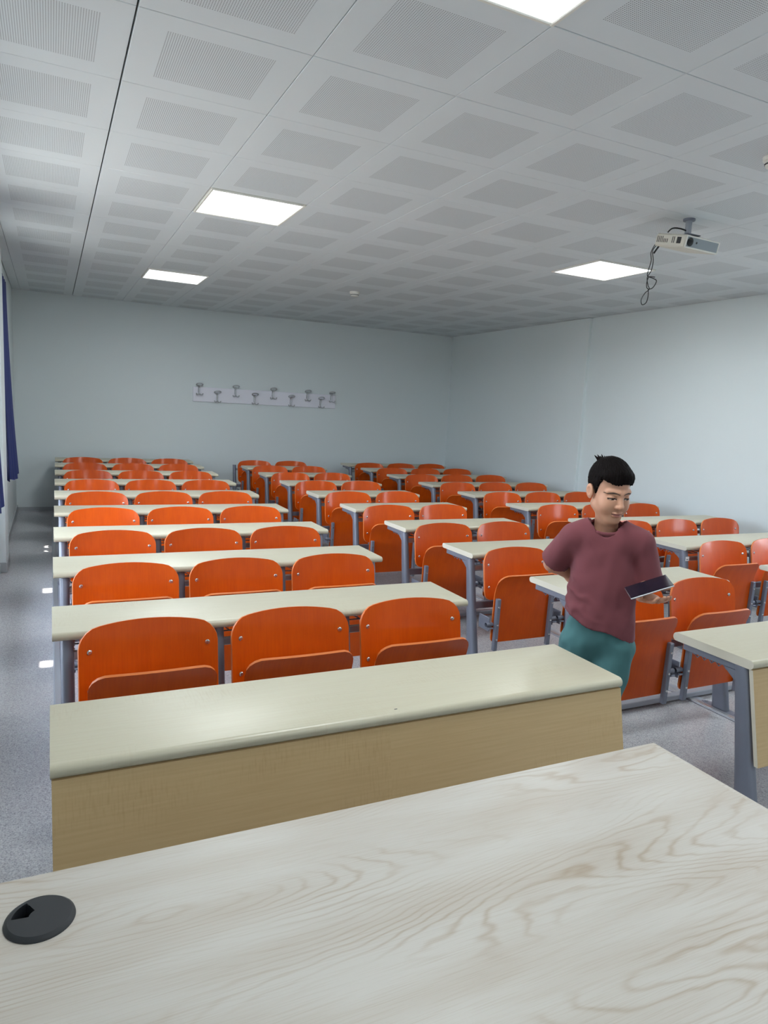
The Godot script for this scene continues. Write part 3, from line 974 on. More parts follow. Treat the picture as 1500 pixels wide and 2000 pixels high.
# ---------------------------------------------------------------- things on walls and ceiling
func build_hook_board() -> void:
	var x0 := 1.81
	var x1 := 3.962
	var t := thing("coat_rack", "white coat rack board with nine chrome hooks on the back wall", "coat rack", Vector3((x0 + x1) * 0.5, 1.64, BACK))
	put("board", box_mesh(Vector3(x1 - x0, 0.205, 0.02), mat.white_board, 0.003), t, Vector3(0, 0, 0.011))
	var xs := [1.893, 2.147, 2.409, 2.69, 2.965, 3.244, 3.499, 3.716, 3.887]
	var hook := begin()
	# stem, hat ring above and two prongs below, all swept wire
	var stem := PackedVector3Array([Vector3(0, 0.05, 0.012), Vector3(0, 0.0, 0.02), Vector3(0, -0.055, 0.022)])
	add_tube(hook, stem, 0.009, 8)
	add_box(hook, Vector3(0, 0.0, 0.004), Vector3(0.028, 0.07, 0.008), 0.002)
	var ring := PackedVector3Array()
	for k in 17:
		var a := TAU * k / 16
		ring.append(Vector3(cos(a) * 0.045, 0.075 + sin(a) * 0.018 - 0.002, 0.045 + sin(a) * 0.03))
	add_tube(hook, ring, 0.008, 8)
	add_tube(hook, PackedVector3Array([Vector3(0, 0.03, 0.016), Vector3(0, 0.055, 0.022), Vector3(0.0, 0.06, 0.03)]), 0.009, 8)
	for s in [-1.0, 1.0]:
		add_tube(hook, PackedVector3Array([Vector3(0, 0.03, 0.018), Vector3(s * 0.02, 0.05, 0.022), Vector3(s * 0.035, 0.068, 0.034)]), 0.006, 6)
		add_tube(hook, PackedVector3Array([Vector3(0, -0.045, 0.022), Vector3(s * 0.014, -0.068, 0.034), Vector3(s * 0.036, -0.07, 0.048), Vector3(s * 0.047, -0.048, 0.056)]), 0.007, 8)
	var hm := done(hook, mat.bright_steel)
	for k in xs.size():
		put("hook", hm, t, Vector3(xs[k] - (x0 + x1) * 0.5, 0.062 if k % 2 == 0 else -0.03, 0.02))

func build_projector() -> void:
	var t := thing("projector", "white projector hanging from the ceiling on a short grey pole", "projector", Vector3(3.531, CEILING - 0.145, -3.249))
	var tilt := Basis.from_euler(Vector3(0.214, 0.074, 0.012))
	var s := Vector3(0.306, 0.074, 0.225)
	var st := begin()
	add_box(st, Vector3.ZERO, s, 0.008)
	var body := put("body", done(st, mat.beige_plastic), t)
	body.basis = tilt
	# front bezel with the lens window
	st = begin()
	for e in [[Vector3(0, 0.031, 0.1145), Vector3(0.3, 0.008, 0.006)], [Vector3(0, -0.031, 0.1145), Vector3(0.3, 0.008, 0.006)], [Vector3(-0.146, 0, 0.1145), Vector3(0.01, 0.07, 0.006)], [Vector3(0.146, 0, 0.1145), Vector3(0.01, 0.07, 0.006)]]:
		add_box(st, e[0], e[1], 0.002)
	put("front_bezel", done(st, mat.white_plastic), body)
	put("front_window", box_mesh(Vector3(0.282, 0.054, 0.003), mat.lens_window), body, Vector3(0, 0, 0.1142))
	st = begin()
	add_lathe(st, Vector3.ZERO, PackedVector2Array([Vector2(0.024, 0), Vector2(0.024, 0.005), Vector2(0.018, 0.006), Vector2(0.0, 0.009)]), 20, Basis(Vector3.RIGHT, PI / 2))
	put("lens", done(st, mat.lens), body, Vector3(-0.115, 0, 0.1155))
	st = begin()
	add_lathe(st, Vector3.ZERO, PackedVector2Array([Vector2(0.007, 0), Vector2(0.006, 0.002), Vector2(0.0, 0.003)]), 10, Basis(Vector3.RIGHT, PI / 2))
	put("sensor", done(st, mat.black_plastic), body, Vector3(-0.055, 0.002, 0.1155))
	for k in 11:
		if k == 7 or k == 8: continue
		put("vent_slot", box_mesh(Vector3(0.002, 0.036 if k < 4 or k > 8 else 0.022, 0.0045), mat.void_dark), body, Vector3(-0.1535, 0.004 if k < 4 or k > 8 else -0.003, -0.095 + k * 0.0125))
	put("power_socket", box_mesh(Vector3(0.003, 0.036, 0.03), mat.black_plastic, 0.001), body, Vector3(-0.1535, 0.003, 0.065))
	put("focus_lever", box_mesh(Vector3(0.05, 0.008, 0.03), mat.white_plastic, 0.002), body, Vector3(0.07, 0.0405, 0.05))
	# pole and ceiling collar
	st = begin()
	add_tube(st, PackedVector3Array([Vector3(0, 0.0, 0), Vector3(0, 0.145, 0)]), 0.019, 14)
	put("pole", done(st, mat.rail_steel), t)
	st = begin()
	add_lathe(st, Vector3(0, 0.133, 0), PackedVector2Array([Vector2(0.0, 0), Vector2(0.034, 0), Vector2(0.036, 0.004), Vector2(0.036, 0.012)]), 18)
	put("collar", done(st, mat.steel), t)
	put("mount_plate", box_mesh(Vector3(0.11, 0.006, 0.07), mat.steel, 0.002), t, Vector3(0.03, 0.055, -0.01))
	st = begin()
	add_tube(st, smooth_path([Vector3(-0.012, 0.075, 0.0), Vector3(-0.06, 0.083, -0.01), Vector3(-0.1, 0.082, -0.03), Vector3(-0.115, 0.06, -0.05)], 6), 0.0045, 6)
	put("power_cable", done(st, mat.black_plastic), t)
	st = begin()
	add_tube(st, PackedVector3Array([Vector3(-0.135, -0.012, -0.085), Vector3(-0.16, -0.06, -0.1)]), 0.006, 6)
	put("cable_plug", done(st, mat.black_plastic), t)
	# the loose cable: hangs below the back corner and loops on itself
	var c := thing("loose_cable", "thin dark cable dangling in loops under the projector", "cable", Vector3(3.531, CEILING - 0.145, -3.249))
	var P := func(u: float, v: float, z: float) -> Vector3:
		# u across, v down, in metres round the back left corner of the projector
		return Vector3(-0.155 + u * 0.9, -0.005 - v, -0.1 + u * 0.35 + z)
	st = begin()
	var a := [P.call(0.0, 0.0, 0.0), P.call(-0.022, 0.05, 0.0), P.call(-0.018, 0.1, 0.003), P.call(-0.026, 0.15, 0.0), P.call(-0.03, 0.19, 0.0), P.call(0.0, 0.205, 0.01), P.call(0.025, 0.22, 0.01), P.call(0.012, 0.26, 0.0), P.call(-0.012, 0.265, -0.01), P.call(-0.03, 0.24, 0.0), P.call(-0.028, 0.2, 0.01), P.call(0.02, 0.195, 0.0)]
	add_tube(st, smooth_path(a, 6), 0.0028, 5)
	var b := [P.call(0.012, 0.0, 0.004), P.call(-0.012, 0.04, 0.0), P.call(-0.002, 0.1, 0.0), P.call(-0.012, 0.16, 0.004), P.call(-0.03, 0.2, 0.0), P.call(-0.02, 0.245, 0.0), P.call(-0.012, 0.27, 0.004), P.call(-0.035, 0.295, 0.0), P.call(-0.055, 0.335, 0.0), P.call(-0.045, 0.365, 0.0), P.call(-0.02, 0.35, 0.0), P.call(-0.012, 0.31, 0.0), P.call(-0.012, 0.27, -0.004)]
	add_tube(st, smooth_path(b, 6), 0.0028, 5)
	put("cord", done(st, mat.black_plastic), c)

func smooth_path(pts: Array, per: int) -> PackedVector3Array:
	var out := PackedVector3Array()
	var n := pts.size()
	for i in n - 1:
		var p0: Vector3 = pts[max(i - 1, 0)]
		var p3: Vector3 = pts[min(i + 2, n - 1)]
		for k in per:
			var t := float(k) / per
			out.append(pts[i].cubic_interpolate(pts[i + 1], p0, p3, t))
	out.append(pts[-1])
	return out

func build_detector(x: float, z: float, label: String) -> void:
	var t := thing("smoke_detector", label, "detector", Vector3(x, CEILING, z), 0.0, "ceiling smoke detectors")
	var st := begin()
	add_lathe(st, Vector3.ZERO, PackedVector2Array([Vector2(0, -0.048), Vector2(0.03, -0.048), Vector2(0.04, -0.042), Vector2(0.045, -0.022), Vector2(0.053, -0.016), Vector2(0.055, 0.0)]), 22)
	put("housing", done(st, mat.white_plastic), t)
	st = begin()
	add_lathe(st, Vector3.ZERO, PackedVector2Array([Vector2(0.0432, -0.036), Vector2(0.0455, -0.03)]), 22)
	put("vent_ring", done(st, mat.void_dark), t)

# ---------------------------------------------------------------- the boy: signed distances meshed as surface nets
func capsule(p: Vector3, a: Vector3, b: Vector3, ra: float, rb: float) -> float:
	var ab := b - a
	var t := clampf((p - a).dot(ab) / ab.length_squared(), 0.0, 1.0)
	return (p - a - ab * t).length() - lerpf(ra, rb, t)

func ellipsoid(p: Vector3, c: Vector3, r: Vector3) -> float:
	var q := (p - c) / r
	var k := q.length()
	if k < 1e-4: return -minf(r.x, minf(r.y, r.z))
	return k * (k - 1.0) / (q / r).length()

func smin(a: float, b: float, k: float) -> float:
	var h := maxf(k - absf(a - b), 0.0) / k
	return minf(a, b) - h * h * k * 0.25

func nets(into: Dictionary, f: Callable, lo: Vector3, hi: Vector3, cell: float, tint: Callable) -> void:
	var n := Vector3i(((hi - lo) / cell).ceil())
	var sx := n.x + 1
	var sxy := sx * (n.y + 1)
	var val := PackedFloat32Array()
	val.resize(sxy * (n.z + 1))
	val.fill(1000.0)
	var B := 5
	var near: Array[Vector3i] = []
	for bz in range(0, n.z + 1, B):
		for by in range(0, n.y + 1, B):
			for bx in range(0, n.x + 1, B):
				var cen := lo + Vector3(bx + B * 0.5, by + B * 0.5, bz + B * 0.5) * cell
				var d: float = f.call(cen)
				var far := absf(d) > cell * B * 1.55
				if not far: near.append(Vector3i(bx, by, bz))
				for z in range(bz, mini(bz + B, n.z + 1)):
					for y in range(by, mini(by + B, n.y + 1)):
						var row := z * sxy + y * sx
						for x in range(bx, mini(bx + B, n.x + 1)):
							val[row + x] = d if far else f.call(lo + Vector3(x, y, z) * cell)
	var index := PackedInt32Array()
	index.resize(val.size())
	index.fill(-1)
	var offs := [0, 1, sx, sx + 1, sxy, sxy + 1, sxy + sx, sxy + sx + 1]
	var corner := [Vector3(0, 0, 0), Vector3(1, 0, 0), Vector3(0, 1, 0), Vector3(1, 1, 0), Vector3(0, 0, 1), Vector3(1, 0, 1), Vector3(0, 1, 1), Vector3(1, 1, 1)]
	var edges := [[0, 1], [2, 3], [4, 5], [6, 7], [0, 2], [1, 3], [4, 6], [5, 7], [0, 4], [1, 5], [2, 6], [3, 7]]
	var h := cell * 0.5
	for bl in near:
		for z in range(bl.z, mini(bl.z + B, n.z)):
			for y in range(bl.y, mini(bl.y + B, n.y)):
				for x in range(bl.x, mini(bl.x + B, n.x)):
					var at := z * sxy + y * sx + x
					var inside := 0
					for k in 8:
						if val[at + offs[k]] < 0.0: inside += 1
					if inside == 0 or inside == 8: continue
					var sum := Vector3.ZERO
					var cnt := 0
					for e in edges:
						var va: float = val[at + offs[e[0]]]
						var vb: float = val[at + offs[e[1]]]
						if (va < 0.0) != (vb < 0.0):
							sum += corner[e[0]].lerp(corner[e[1]], va / (va - vb))
							cnt += 1
					var p := lo + (Vector3(x, y, z) + sum / cnt) * cell
					var a := Vector3(1, -1, -1)
					var b := Vector3(-1, -1, 1)
					var c := Vector3(-1, 1, -1)
					var e2 := Vector3(1, 1, 1)
					var nn: Vector3 = a * f.call(p + a * h) + b * f.call(p + b * h) + c * f.call(p + c * h) + e2 * f.call(p + e2 * h)
					index[at] = into.v.size()
					into.v.append(p)
					into.n.append(nn.normalized())
					into.c.append(tint.call(p))
	for bl in near:
		for z in range(maxi(bl.z, 1), mini(bl.z + B, n.z)):
			for y in range(maxi(bl.y, 1), mini(bl.y + B, n.y)):
				for x in range(maxi(bl.x, 1), mini(bl.x + B, n.x)):
					var at := z * sxy + y * sx + x
					var v0 := val[at]
					for axis in 3:
						var step: int = [1, sx, sxy][axis]
						var v1 := val[at + step]
						if (v0 < 0.0) == (v1 < 0.0): continue
						var du: int = [sx, sxy, 1][axis]
						var dv: int = [sxy, 1, sx][axis]
						var a := index[at]
						var b := index[at - du]
						var c := index[at - du - dv]
						var d := index[at - dv]
						if a < 0 or b < 0 or c < 0 or d < 0: continue
						if v0 < 0.0: into.i.append_array(PackedInt32Array([a, c, b, a, d, c]))
						else: into.i.append_array(PackedInt32Array([a, b, c, a, c, d]))

func net_begin() -> Dictionary:
	return {"v": PackedVector3Array(), "n": PackedVector3Array(), "c": PackedColorArray(), "i": PackedInt32Array()}

func net_mesh(d: Dictionary, material: Material) -> ArrayMesh:
	var arr := []
	arr.resize(Mesh.ARRAY_MAX)
	arr[Mesh.ARRAY_VERTEX] = d.v
	arr[Mesh.ARRAY_NORMAL] = d.n
	arr[Mesh.ARRAY_COLOR] = d.c
	arr[Mesh.ARRAY_INDEX] = d.i
	var m := ArrayMesh.new()
	m.add_surface_from_arrays(Mesh.PRIMITIVE_TRIANGLES, arr)
	m.surface_set_material(0, material)
	return m

var head_at := Vector3(-0.008, 1.302, -0.002)
var head_turn := Basis.from_euler(Vector3(0.2, 0.56, 0.0))
var strands: FastNoiseLite
var folds: FastNoiseLite

func head_local(p: Vector3) -> Vector3:
	return (p - head_at) * head_turn      # inverse rotation

func skull(q: Vector3) -> float:
	var d := ellipsoid(q, Vector3(0, 0.034, -0.014), Vector3(0.068, 0.078, 0.084))
	d = smin(d, ellipsoid(q, Vector3(0, -0.03, 0.016), Vector3(0.054, 0.076, 0.064)), 0.03)
	return d

func head_field(p: Vector3) -> float:
	var q := head_local(p)
	var m := Vector3(absf(q.x), q.y, q.z)
	var d := skull(q)
	d = smin(d, ellipsoid(m, Vector3(0.031, -0.042, 0.045), Vector3(0.024, 0.03, 0.026)), 0.03)        # cheek
	d = smin(d, ellipsoid(q, Vector3(0, -0.1, 0.054), Vector3(0.02, 0.015, 0.019)), 0.03)              # chin
	d = smin(d, capsule(m, Vector3(0.046, -0.056, -0.008), Vector3(0.014, -0.096, 0.044), 0.017, 0.016), 0.025)  # jaw
	d = smin(d, capsule(m, Vector3(0.008, 0.012, 0.0735), Vector3(0.042, 0.013, 0.058), 0.009, 0.008), 0.014)    # brow
	d = maxf(d, -ellipsoid(m, Vector3(0.0295, -0.006, 0.0815), Vector3(0.0165, 0.011, 0.013)))                   # eye socket
	d = smin(d, ellipsoid(m, Vector3(0.0295, -0.007, 0.0605), Vector3(0.015, 0.0118, 0.0145)), 0.004)            # eyeball under its lid
	d = smin(d, capsule(q, Vector3(0, 0.0, 0.075), Vector3(0, -0.034, 0.0925), 0.0068, 0.0095), 0.012)           # nose
	d = smin(d, ellipsoid(q, Vector3(0, -0.037, 0.093), Vector3(0.0098, 0.009, 0.0098)), 0.006)
	d = smin(d, ellipsoid(m, Vector3(0.0108, -0.04, 0.083), Vector3(0.0064, 0.0062, 0.009)), 0.006)              # nostril wings
	d = maxf(d, -ellipsoid(m, Vector3(0.0058, -0.048, 0.087), Vector3(0.003, 0.003, 0.0045)))
	d = smin(d, ellipsoid(q, Vector3(0, -0.0635, 0.0755), Vector3(0.0195, 0.006, 0.0115)), 0.006)                # upper lip
	d = smin(d, ellipsoid(q, Vector3(0, -0.0745, 0.0738), Vector3(0.0165, 0.0066, 0.0115)), 0.005)               # lower lip
	# ears
	var e := Vector3(m.x - 0.0705 - 0.25 * maxf(0.0, -(q.z + 0.012)), q.y + 0.01, q.z + 0.02 + 0.2 * q.y)
	var ear := ellipsoid(e, Vector3.ZERO, Vector3(0.008, 0.028, 0.0175))
	ear = maxf(ear, -ellipsoid(e, Vector3(0.009, 0.002, 0.002), Vector3(0.006, 0.018, 0.0105)))
	d = smin(d, ear, 0.006)
	# neck
	d = smin(d, capsule(p, head_at + Vector3(-0.002, -0.06, -0.025), Vector3(-0.01, 1.12, -0.022), 0.041, 0.046), 0.025)
	return d

func skin_color(p: Vector3) -> Color:
	var base := rgb(194, 144, 118).srgb_to_linear()
	var q := head_local(p)
	var m := Vector3(absf(q.x), q.y, q.z)
	if q.length() > 0.16: return base
	var c := base
	# brows
	var bx := (m.x - 0.0305) / 0.0225
	var by := q.y - (0.0125 - 0.0055 * bx * bx - 0.0012 * bx)
	if absf(bx) < 1.0 and q.z > 0.03:
		c = c.lerp(rgb(38, 27, 24).srgb_to_linear(), 0.97 * (1.0 - smoothstep(0.002, 0.0042, absf(by) + 0.0014 * absf(bx))))
	# eyes: looking down, so the lash line and a sliver of the iris
	var ex := (m.x - 0.0295) / 0.0155
	if absf(ex) < 1.05 and q.z > 0.045:
		var lash := q.y - (-0.0078 - 0.0032 * ex * ex)
		var eye := absf(ex) < 0.95 and lash < 0.0 and lash > -0.0058 * (1.0 - ex * ex)
		if eye:
			c = rgb(196, 186, 180).srgb_to_linear()
			if absf(m.x - 0.031 - signf(q.x) * 0.003) < 0.0062: c = rgb(40, 26, 20).srgb_to_linear()
		if absf(lash) < 0.0024 and absf(ex) < 1.02: c = rgb(30, 21, 19).srgb_to_linear()
	# lips
	var lx := m.x / 0.0205
	if lx < 1.0 and q.z > 0.045:
		var mouth := -0.0692
		var edge := 0.0072 * (1.0 - lx * lx) if q.y > mouth else 0.0092 * (1.0 - lx * lx)
		var dy := absf(q.y - mouth)
		if dy < edge: c = c.lerp(rgb(168, 100, 93).srgb_to_linear(), 0.75)
		if dy < 0.0013: c = rgb(92, 46, 44).srgb_to_linear()
	return c

func hair_field(p: Vector3) -> float:
	var q := head_local(p)
	var m := Vector3(absf(q.x), q.y, q.z)
	# strands fan out from the crown
	var n := strands.get_noise_2d(atan2(q.x + 0.012, q.z + 0.05) * 26.0, Vector3(q.x, q.y - 0.11, q.z + 0.05).length() * 30.0)
	var d := ellipsoid(q, Vector3(0, 0.038, -0.015), Vector3(0.0755, 0.0885, 0.093)) - 0.0024 * n
	# fringe combed forward over the forehead
	d = smin(d, capsule(m, Vector3(0.0, 0.074, 0.05), Vector3(0.044, 0.062, 0.036), 0.0175, 0.0165) - 0.002 * n, 0.025)
	# hairline: how low the hair comes, going round the head
	var line: float
	if q.z > 0.03:
		line = 0.042 + 0.005 * sin(q.x * 60.0 + 0.8) + 0.008 * strands.get_noise_2d(q.x * 420.0, 3.0) + 0.3 * maxf(0.0, -q.x - 0.012)
	elif q.z > 0.006:
		line = lerpf(-0.018, 0.042, smoothstep(0.006, 0.03, q.z))
	elif q.z > -0.035:
		line = lerpf(0.018, -0.018, smoothstep(-0.008, 0.004, q.z))
	else:
		line = lerpf(-0.055, 0.018, smoothstep(-0.06, -0.035, q.z))
	d = maxf(d, line - q.y)
	# stay outside the skull by a skin's depth
	d = maxf(d, -(skull(q) + 0.006))
	# the tuft at the crown
	for k in 5:
		var a := Vector3(-0.03 + k * 0.006, 0.096, -0.066)
		var b := a + Vector3(-0.016 + k * 0.004, 0.017 + 0.004 * (k % 2), -0.016 + 0.004 * (k % 3))
		d = minf(d, capsule(q, a, b, 0.0065, 0.0015))
	return d

# joints, local to the boy: x to his left, z the way he faces
var sh_r := Vector3(-0.122, 1.118, 0.0)
var el_r := Vector3(-0.198, 0.985, -0.07)
var wr_r := Vector3(-0.122, 0.935, -0.115)
var sh_l := Vector3(0.118, 1.118, -0.012)
var el_l := Vector3(0.165, 0.962, -0.03)
var wr_l := Vector3(0.14, 0.938, 0.095)

func finger(p: Vector3, root: Vector3, d0: Vector3, d1: Vector3, l: float, r: float) -> float:
	var a := root + d0 * l * 0.45
	var b := a + (d0 * 0.5 + d1 * 0.5).normalized() * l * 0.32
	var c := b + d1 * l * 0.28
	var d := capsule(p, root, a, r, r * 0.95)
	d = smin(d, capsule(p, a, b, r * 0.95, r * 0.88), 0.003)
	return smin(d, capsule(p, b, c, r * 0.88, r * 0.76), 0.003)

func hand_field(p: Vector3, wrist: Vector3, along: Vector3, across: Vector3, palm: Vector3, curl: float) -> float:
	# along: wrist to knuckles; across: little finger to thumb side; palm: the way the palm looks
	var c := wrist + along * 0.042
	var q := p - c
	var l := Vector3(q.dot(across), q.dot(along), q.dot(palm))
	var d := ellipsoid(l, Vector3.ZERO, Vector3(0.036, 0.045, 0.016))
	d = smin(d, capsule(p, wrist - along * 0.01, wrist + along * 0.02, 0.022, 0.02), 0.015)
	var lens := [0.052, 0.06, 0.056, 0.045]
	for k in 4:
		var root := c + across * (0.027 - 0.018 * k) + along * (0.034 - 0.003 * absf(k - 1.2))
		var d0 := (along * (1.0 - 0.45 * curl) + palm * 0.8 * curl + across * (0.06 - 0.05 * k)).normalized()
		var d1 := (along * (0.75 - curl) + palm * (0.35 + curl)).normalized()
		d = smin(d, finger(p, root, d0, d1, lens[k] * 1.15, 0.0078), 0.004)
	var tr := c + across * 0.026 - along * 0.014
	d = smin(d, finger(p, tr, (across * 0.75 + along * 0.6 + palm * 0.25).normalized(), (along * 0.9 + across * 0.15 + palm * 0.3).normalized(), 0.052, 0.0088), 0.006)
	return d

func arm_r_field(p: Vector3) -> float:
	var d := capsule(p, sh_r, el_r, 0.042, 0.032)
	d = smin(d, capsule(p, el_r, wr_r, 0.033, 0.022), 0.02)
	var along := Vector3(0.35, 0.93, -0.05).normalized()
	var palm := Vector3(0.25, -0.04, 0.96).normalized()
	return smin(d, hand_field(p, wr_r, along, along.cross(palm).normalized(), palm, 0.35), 0.012)

func arm_l_field(p: Vector3) -> float:
	var d := capsule(p, sh_l, el_l, 0.042, 0.032)
	d = smin(d, capsule(p, el_l, wr_l, 0.033, 0.023), 0.02)
	var along := Vector3(0.55, 0.02, 0.83).normalized()
	var palm := Vector3(-0.05, 0.99, 0.05).normalized()
	palm = (palm - along * palm.dot(along)).normalized()
	return smin(d, hand_field(p, wr_l, along, palm.cross(along).normalized() * -1.0, palm, 0.2), 0.012)

func leg_field(p: Vector3) -> float:
	var d := 1.0
	for s in [-1.0, 1.0]:
		var hip := Vector3(s * 0.066, 0.68, 0.0)
		# mid-stride: both legs swing in under him
		var knee := Vector3(0.024 if s > 0.0 else -0.074, 0.38, 0.03 * s + 0.01)
		var ankle := Vector3(0.006 if s > 0.0 else -0.09, 0.075, 0.06 * s - 0.03)
		var l := smin(capsule(p, hip, knee, 0.06, 0.046), capsule(p, knee, ankle, 0.05, 0.03), 0.03)
		l = smin(l, ellipsoid(p, knee.lerp(ankle, 0.3) + Vector3(0, 0, -0.02), Vector3(0.045, 0.09, 0.045)), 0.03)
		d = minf(d, l)
	return smin(d, ellipsoid(p, Vector3(0, 0.72, 0), Vector3(0.1, 0.08, 0.062)), 0.03)

func shirt_field(p: Vector3) -> float:
	# torso: an oval that widens a little to the hem
	var t := clampf((1.14 - p.y) / 0.4, 0.0, 1.0)
	var cx := lerpf(-0.006, -0.002, t)
	var rx := lerpf(0.113, 0.137, smoothstep(0.0, 1.0, t))
	var rz := lerpf(0.076, 0.106, smoothstep(0.0, 0.8, t))
	var q := Vector2((p.x - cx) / rx, (p.z + 0.008) / rz)
	var d := (q.length() - 1.0) * minf(rx, rz)
	d = -smin(-d, 1.118 - p.y, 0.07)
	d = smin(d, capsule(p, Vector3(-0.05, 1.142, -0.012), Vector3(-0.122, 1.112, -0.004), 0.045, 0.047), 0.05)
	d = smin(d, capsule(p, Vector3(0.04, 1.142, -0.012), Vector3(0.118, 1.112, -0.012), 0.045, 0.047), 0.05)
	d = smin(d, capsule(p, Vector3(-0.06, 1.122, -0.012), Vector3(0.05, 1.122, -0.012), 0.05, 0.05), 0.06)
	# sleeves, loose, down to the elbow
	var sr := capsule(p, sh_r, sh_r.lerp(el_r, 1.0), 0.05, 0.06)
	sr = maxf(sr, (p - sh_r.lerp(el_r, 0.93)).dot((el_r - sh_r).normalized()))
	var sl := capsule(p, sh_l, sh_l.lerp(el_l, 1.0), 0.05, 0.057)
	sl = maxf(sl, (p - sh_l.lerp(el_l, 0.93)).dot((el_l - sh_l).normalized()))
	d = smin(d, sr, 0.018)
	d = smin(d, sl, 0.018)
	# folds: drawn from the lifted side down across the waist, and soft ones everywhere
	var along := p.x * 0.35 + p.y
	var w := smoothstep(1.02, 0.9, p.y)
	var f := sin(along * 95.0 + folds.get_noise_3d(p.x * 9.0, p.y * 9.0, p.z * 9.0) * 4.0) * smoothstep(0.06, -0.12, p.x) * w * 0.0026
	f += folds.get_noise_3d(p.x * 9.0, p.y * 5.0, p.z * 9.0) * 0.006
	d -= f
	# hem, pulled up on his right; neck opening
	d = maxf(d, (0.778 - 0.30 * p.x + 0.006 * sin(p.x * 40.0)) - p.y)
	d = maxf(d, -(capsule(p, Vector3(-0.008, 1.152, -0.003), Vector3(-0.008, 1.27, -0.018), 0.059, 0.088)))
	return d * 0.85

func collar_field(p: Vector3) -> float:
	var c := Vector3(-0.008, 1.162, -0.003)
	var q := p - c
	q = Basis(Vector3.RIGHT, -0.35) * q
	var r := Vector2(q.x / 0.064, q.z / 0.06)
	var ring := Vector2((r.length() - 1.0) * 0.061, q.y * 0.62)
	return ring.length() - 0.0056

func shorts_field(p: Vector3) -> float:
	var d := ellipsoid(p, Vector3(0, 0.755, 0), Vector3(0.122, 0.12, 0.082))
	for s in [-1.0, 1.0]:
		var l := capsule(p, Vector3(s * 0.068, 0.7, 0.0), Vector3(0.026 if s > 0.0 else -0.08, 0.42, 0.025 * s + 0.008), 0.074, 0.07)
		d = smin(d, l, 0.02)
	d -= folds.get_noise_3d(p.x * 12.0, p.y * 8.0 + 7.0, p.z * 12.0) * 0.006
	d = maxf(d, 0.41 - p.y)
	return d * 0.85

func build_boy() -> void:
	strands = noise(91, 1.0, 2)
	folds = noise(92, 1.0, 2)
	var at := Vector3(1.9, 0, -1.97)
	var t := thing("person", "boy in maroon t-shirt and teal shorts walking with a dark tablet", "person", at, atan2(-0.696, 0.718))
	var skin := StandardMaterial3D.new()
	skin.vertex_color_use_as_albedo = true
	skin.roughness = 0.55
	skin.subsurf_scatter_enabled = true
	skin.subsurf_scatter_strength = 0.08
	var d := net_begin()
	nets(d, head_field, Vector3(-0.115, 1.12, -0.125), Vector3(0.115, 1.425, 0.125), 0.0021, skin_color)
	var bare := func(_p: Vector3) -> Color: return rgb(196, 146, 121).srgb_to_linear()
	nets(d, arm_r_field, Vector3(-0.26, 0.88, -0.19), Vector3(-0.04, 1.17, 0.06), 0.0045, bare)
	nets(d, arm_l_field, Vector3(0.06, 0.9, -0.08), Vector3(0.28, 1.17, 0.25), 0.0042, bare)
	nets(d, leg_field, Vector3(-0.16, 0.05, -0.13), Vector3(0.16, 0.84, 0.13), 0.011, bare)
	put("body", net_mesh(d, skin), t)
	var hair_mat := plain(rgb(17, 13, 13), 0.62)
	hair_mat.metallic_specular = 0.15
	d = net_begin()
	var none := func(_p: Vector3) -> Color: return Color.WHITE
	nets(d, hair_field, Vector3(-0.13, 1.22, -0.14), Vector3(0.13, 1.46, 0.14), 0.0024, none)
	put("hair", net_mesh(d, hair_mat), t)
	var shirt_mat := plain(rgb(112, 58, 65), 0.92)
	shirt_mat.rim_enabled = true
	shirt_mat.rim = 0.2
	d = net_begin()
	nets(d, shirt_field, Vector3(-0.28, 0.7, -0.17), Vector3(0.25, 1.21, 0.14), 0.0062, none)
	var sh := put("t_shirt", net_mesh(d, shirt_mat), t)
	d = net_begin()
	nets(d, collar_field, Vector3(-0.09, 1.12, -0.09), Vector3(0.075, 1.23, 0.085), 0.0035, none)
	put("collar", net_mesh(d, shirt_mat), sh)
	var shorts_mat := plain(rgb(66, 110, 112), 0.85)
	d = net_begin()
	nets(d, shorts_field, Vector3(-0.19, 0.4, -0.14), Vector3(0.19, 0.88, 0.15), 0.008, none)
	put("shorts", net_mesh(d, shorts_mat), t)
	var shoe_mat := plain(rgb(60, 62, 68), 0.7)
	for s in [-1.0, 1.0]:
		d = net_begin()
		var an := Vector3(0.006 if s > 0.0 else -0.09, 0.0, 0.06 * s - 0.03)
		var sf := func(p: Vector3) -> float:
			var q := p - an
			var k := smin(ellipsoid(q, Vector3(0, 0.036, 0.05), Vector3(0.042, 0.038, 0.105)), capsule(q, Vector3(0, 0.05, 0), Vector3(0, 0.09, -0.004), 0.043, 0.038), 0.03)
			return maxf(k, -q.y)
		nets(d, sf, an + Vector3(-0.07, -0.01, -0.08), an + Vector3(0.07, 0.14, 0.17), 0.008, none)
		put("shoe", net_mesh(d, shoe_mat), t)
	# the tablet resting on his left hand
	var basis := Basis(Vector3(0.718, 0, 0.696), Vector3.UP, Vector3(-0.696, 0, 0.718))
	var centre := at + basis * Vector3(0.155, 0.988, 0.163)
	var tb := thing("tablet", "thin dark tablet lying flat in the boy's hand", "tablet", centre)
	tb.basis = basis * Basis.from_euler(Vector3(0.1, 0.2, 0.42))
	put("back_shell", box_mesh(Vector3(0.15, 0.006, 0.11), mat.bright_steel, 0.002), tb, Vector3(0, -0.002, 0))
	var scr := plain(rgb(26, 26, 38), 0.15)
	put("screen", box_mesh(Vector3(0.148, 0.002, 0.108), scr), tb, Vector3(0, 0.002, 0))

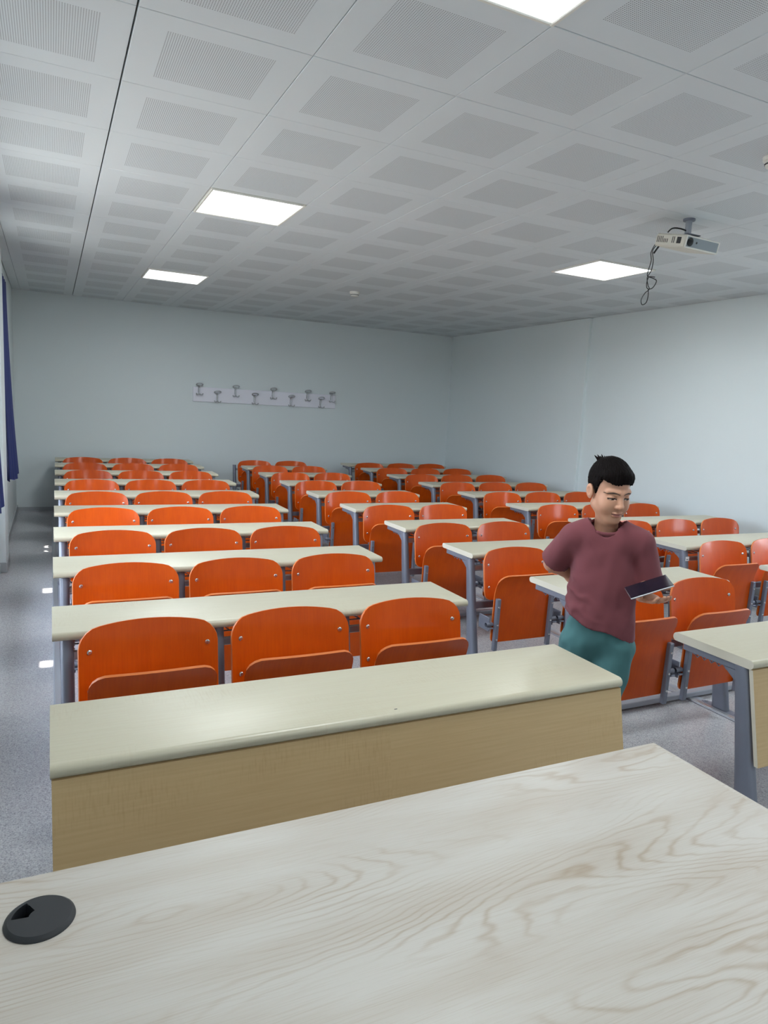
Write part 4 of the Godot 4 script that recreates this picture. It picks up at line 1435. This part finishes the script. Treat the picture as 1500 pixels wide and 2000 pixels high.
# ---------------------------------------------------------------- everything
func _ready() -> void:
	var cam := Camera3D.new()
	cam.name = "camera"
	add_child(cam)
	cam.position = Vector3(0, CAMERA_HEIGHT, 0)
	cam.basis = Basis.from_euler(Vector3(-0.1454, -0.4505, 0.0537))
	cam.fov = rad_to_deg(2.0 * atan(1000.0 / 1355.97))
	cam.near = 0.05
	cam.far = 200.0
	cam.current = true
	var env := Environment.new()
	env.background_mode = Environment.BG_SKY
	var sky := Sky.new()
	var sm := ProceduralSkyMaterial.new()
	sm.sky_top_color = Color(0.74, 0.79, 0.86)
	sm.sky_horizon_color = Color(0.88, 0.92, 0.95)
	sm.ground_bottom_color = Color(0.5, 0.5, 0.48)
	sm.ground_horizon_color = Color(0.72, 0.76, 0.8)
	sm.sky_energy_multiplier = 3.6
	sm.ground_energy_multiplier = 1.0
	sky.sky_material = sm
	env.sky = sky
	env.tonemap_mode = Environment.TONE_MAPPER_LINEAR
	env.tonemap_exposure = 1.0
	env.sdfgi_enabled = true
	env.ssao_enabled = true
	env.ssil_enabled = true
	var we := WorldEnvironment.new()
	we.name = "environment"
	we.environment = env
	add_child(we)
	var sun := DirectionalLight3D.new()
	sun.name = "sun"
	sun.light_energy = 14.0
	sun.light_color = Color(1.0, 0.97, 0.92)
	sun.light_angular_distance = 0.53
	sun.shadow_enabled = true
	add_child(sun)
	sun.look_at_from_position(Vector3.ZERO, Vector3(0.3945, -1.0, 0.0), Vector3.BACK)

	make_materials()
	var lamps := [Vector2i(2, 0), Vector2i(2, 5), Vector2i(2, 10), Vector2i(7, 5), Vector2i(7, 0), Vector2i(2, -5), Vector2i(7, -5)]
	build_floor()
	build_ceiling(lamps)
	build_walls()
	var lamp_labels := ["square white ceiling light panel at the top edge of the picture", "square white ceiling light panel, largest in full view, left of centre", "square white ceiling light panel nearest the back wall", "square white ceiling light panel beside the hanging projector", "square white ceiling light panel by the right wall near the front", "square white ceiling light panel behind the camera on the left", "square white ceiling light panel behind the camera on the right"]
	for k in lamps.size(): build_lamp(lamps[k].x, lamps[k].y, lamp_labels[k])
	build_curtain(-8.05, -7.12, 0.72, 2.6, 0.075, "dark blue curtain hanging beyond the white column at the left edge", 3)
	build_curtain(-5.85, -5.15, 0.72, 2.6, 0.06, "dark blue curtain just in front of the white column, mostly cut off", 4)
	build_seating()
	build_teacher_table()
	build_hook_board()
	build_projector()
	build_detector(2.99, -7.205, "small white round smoke detector on the ceiling near the back wall")
	build_detector(3.035, -2.33, "white round smoke detector cut off by the right edge of the picture")
	build_boy()
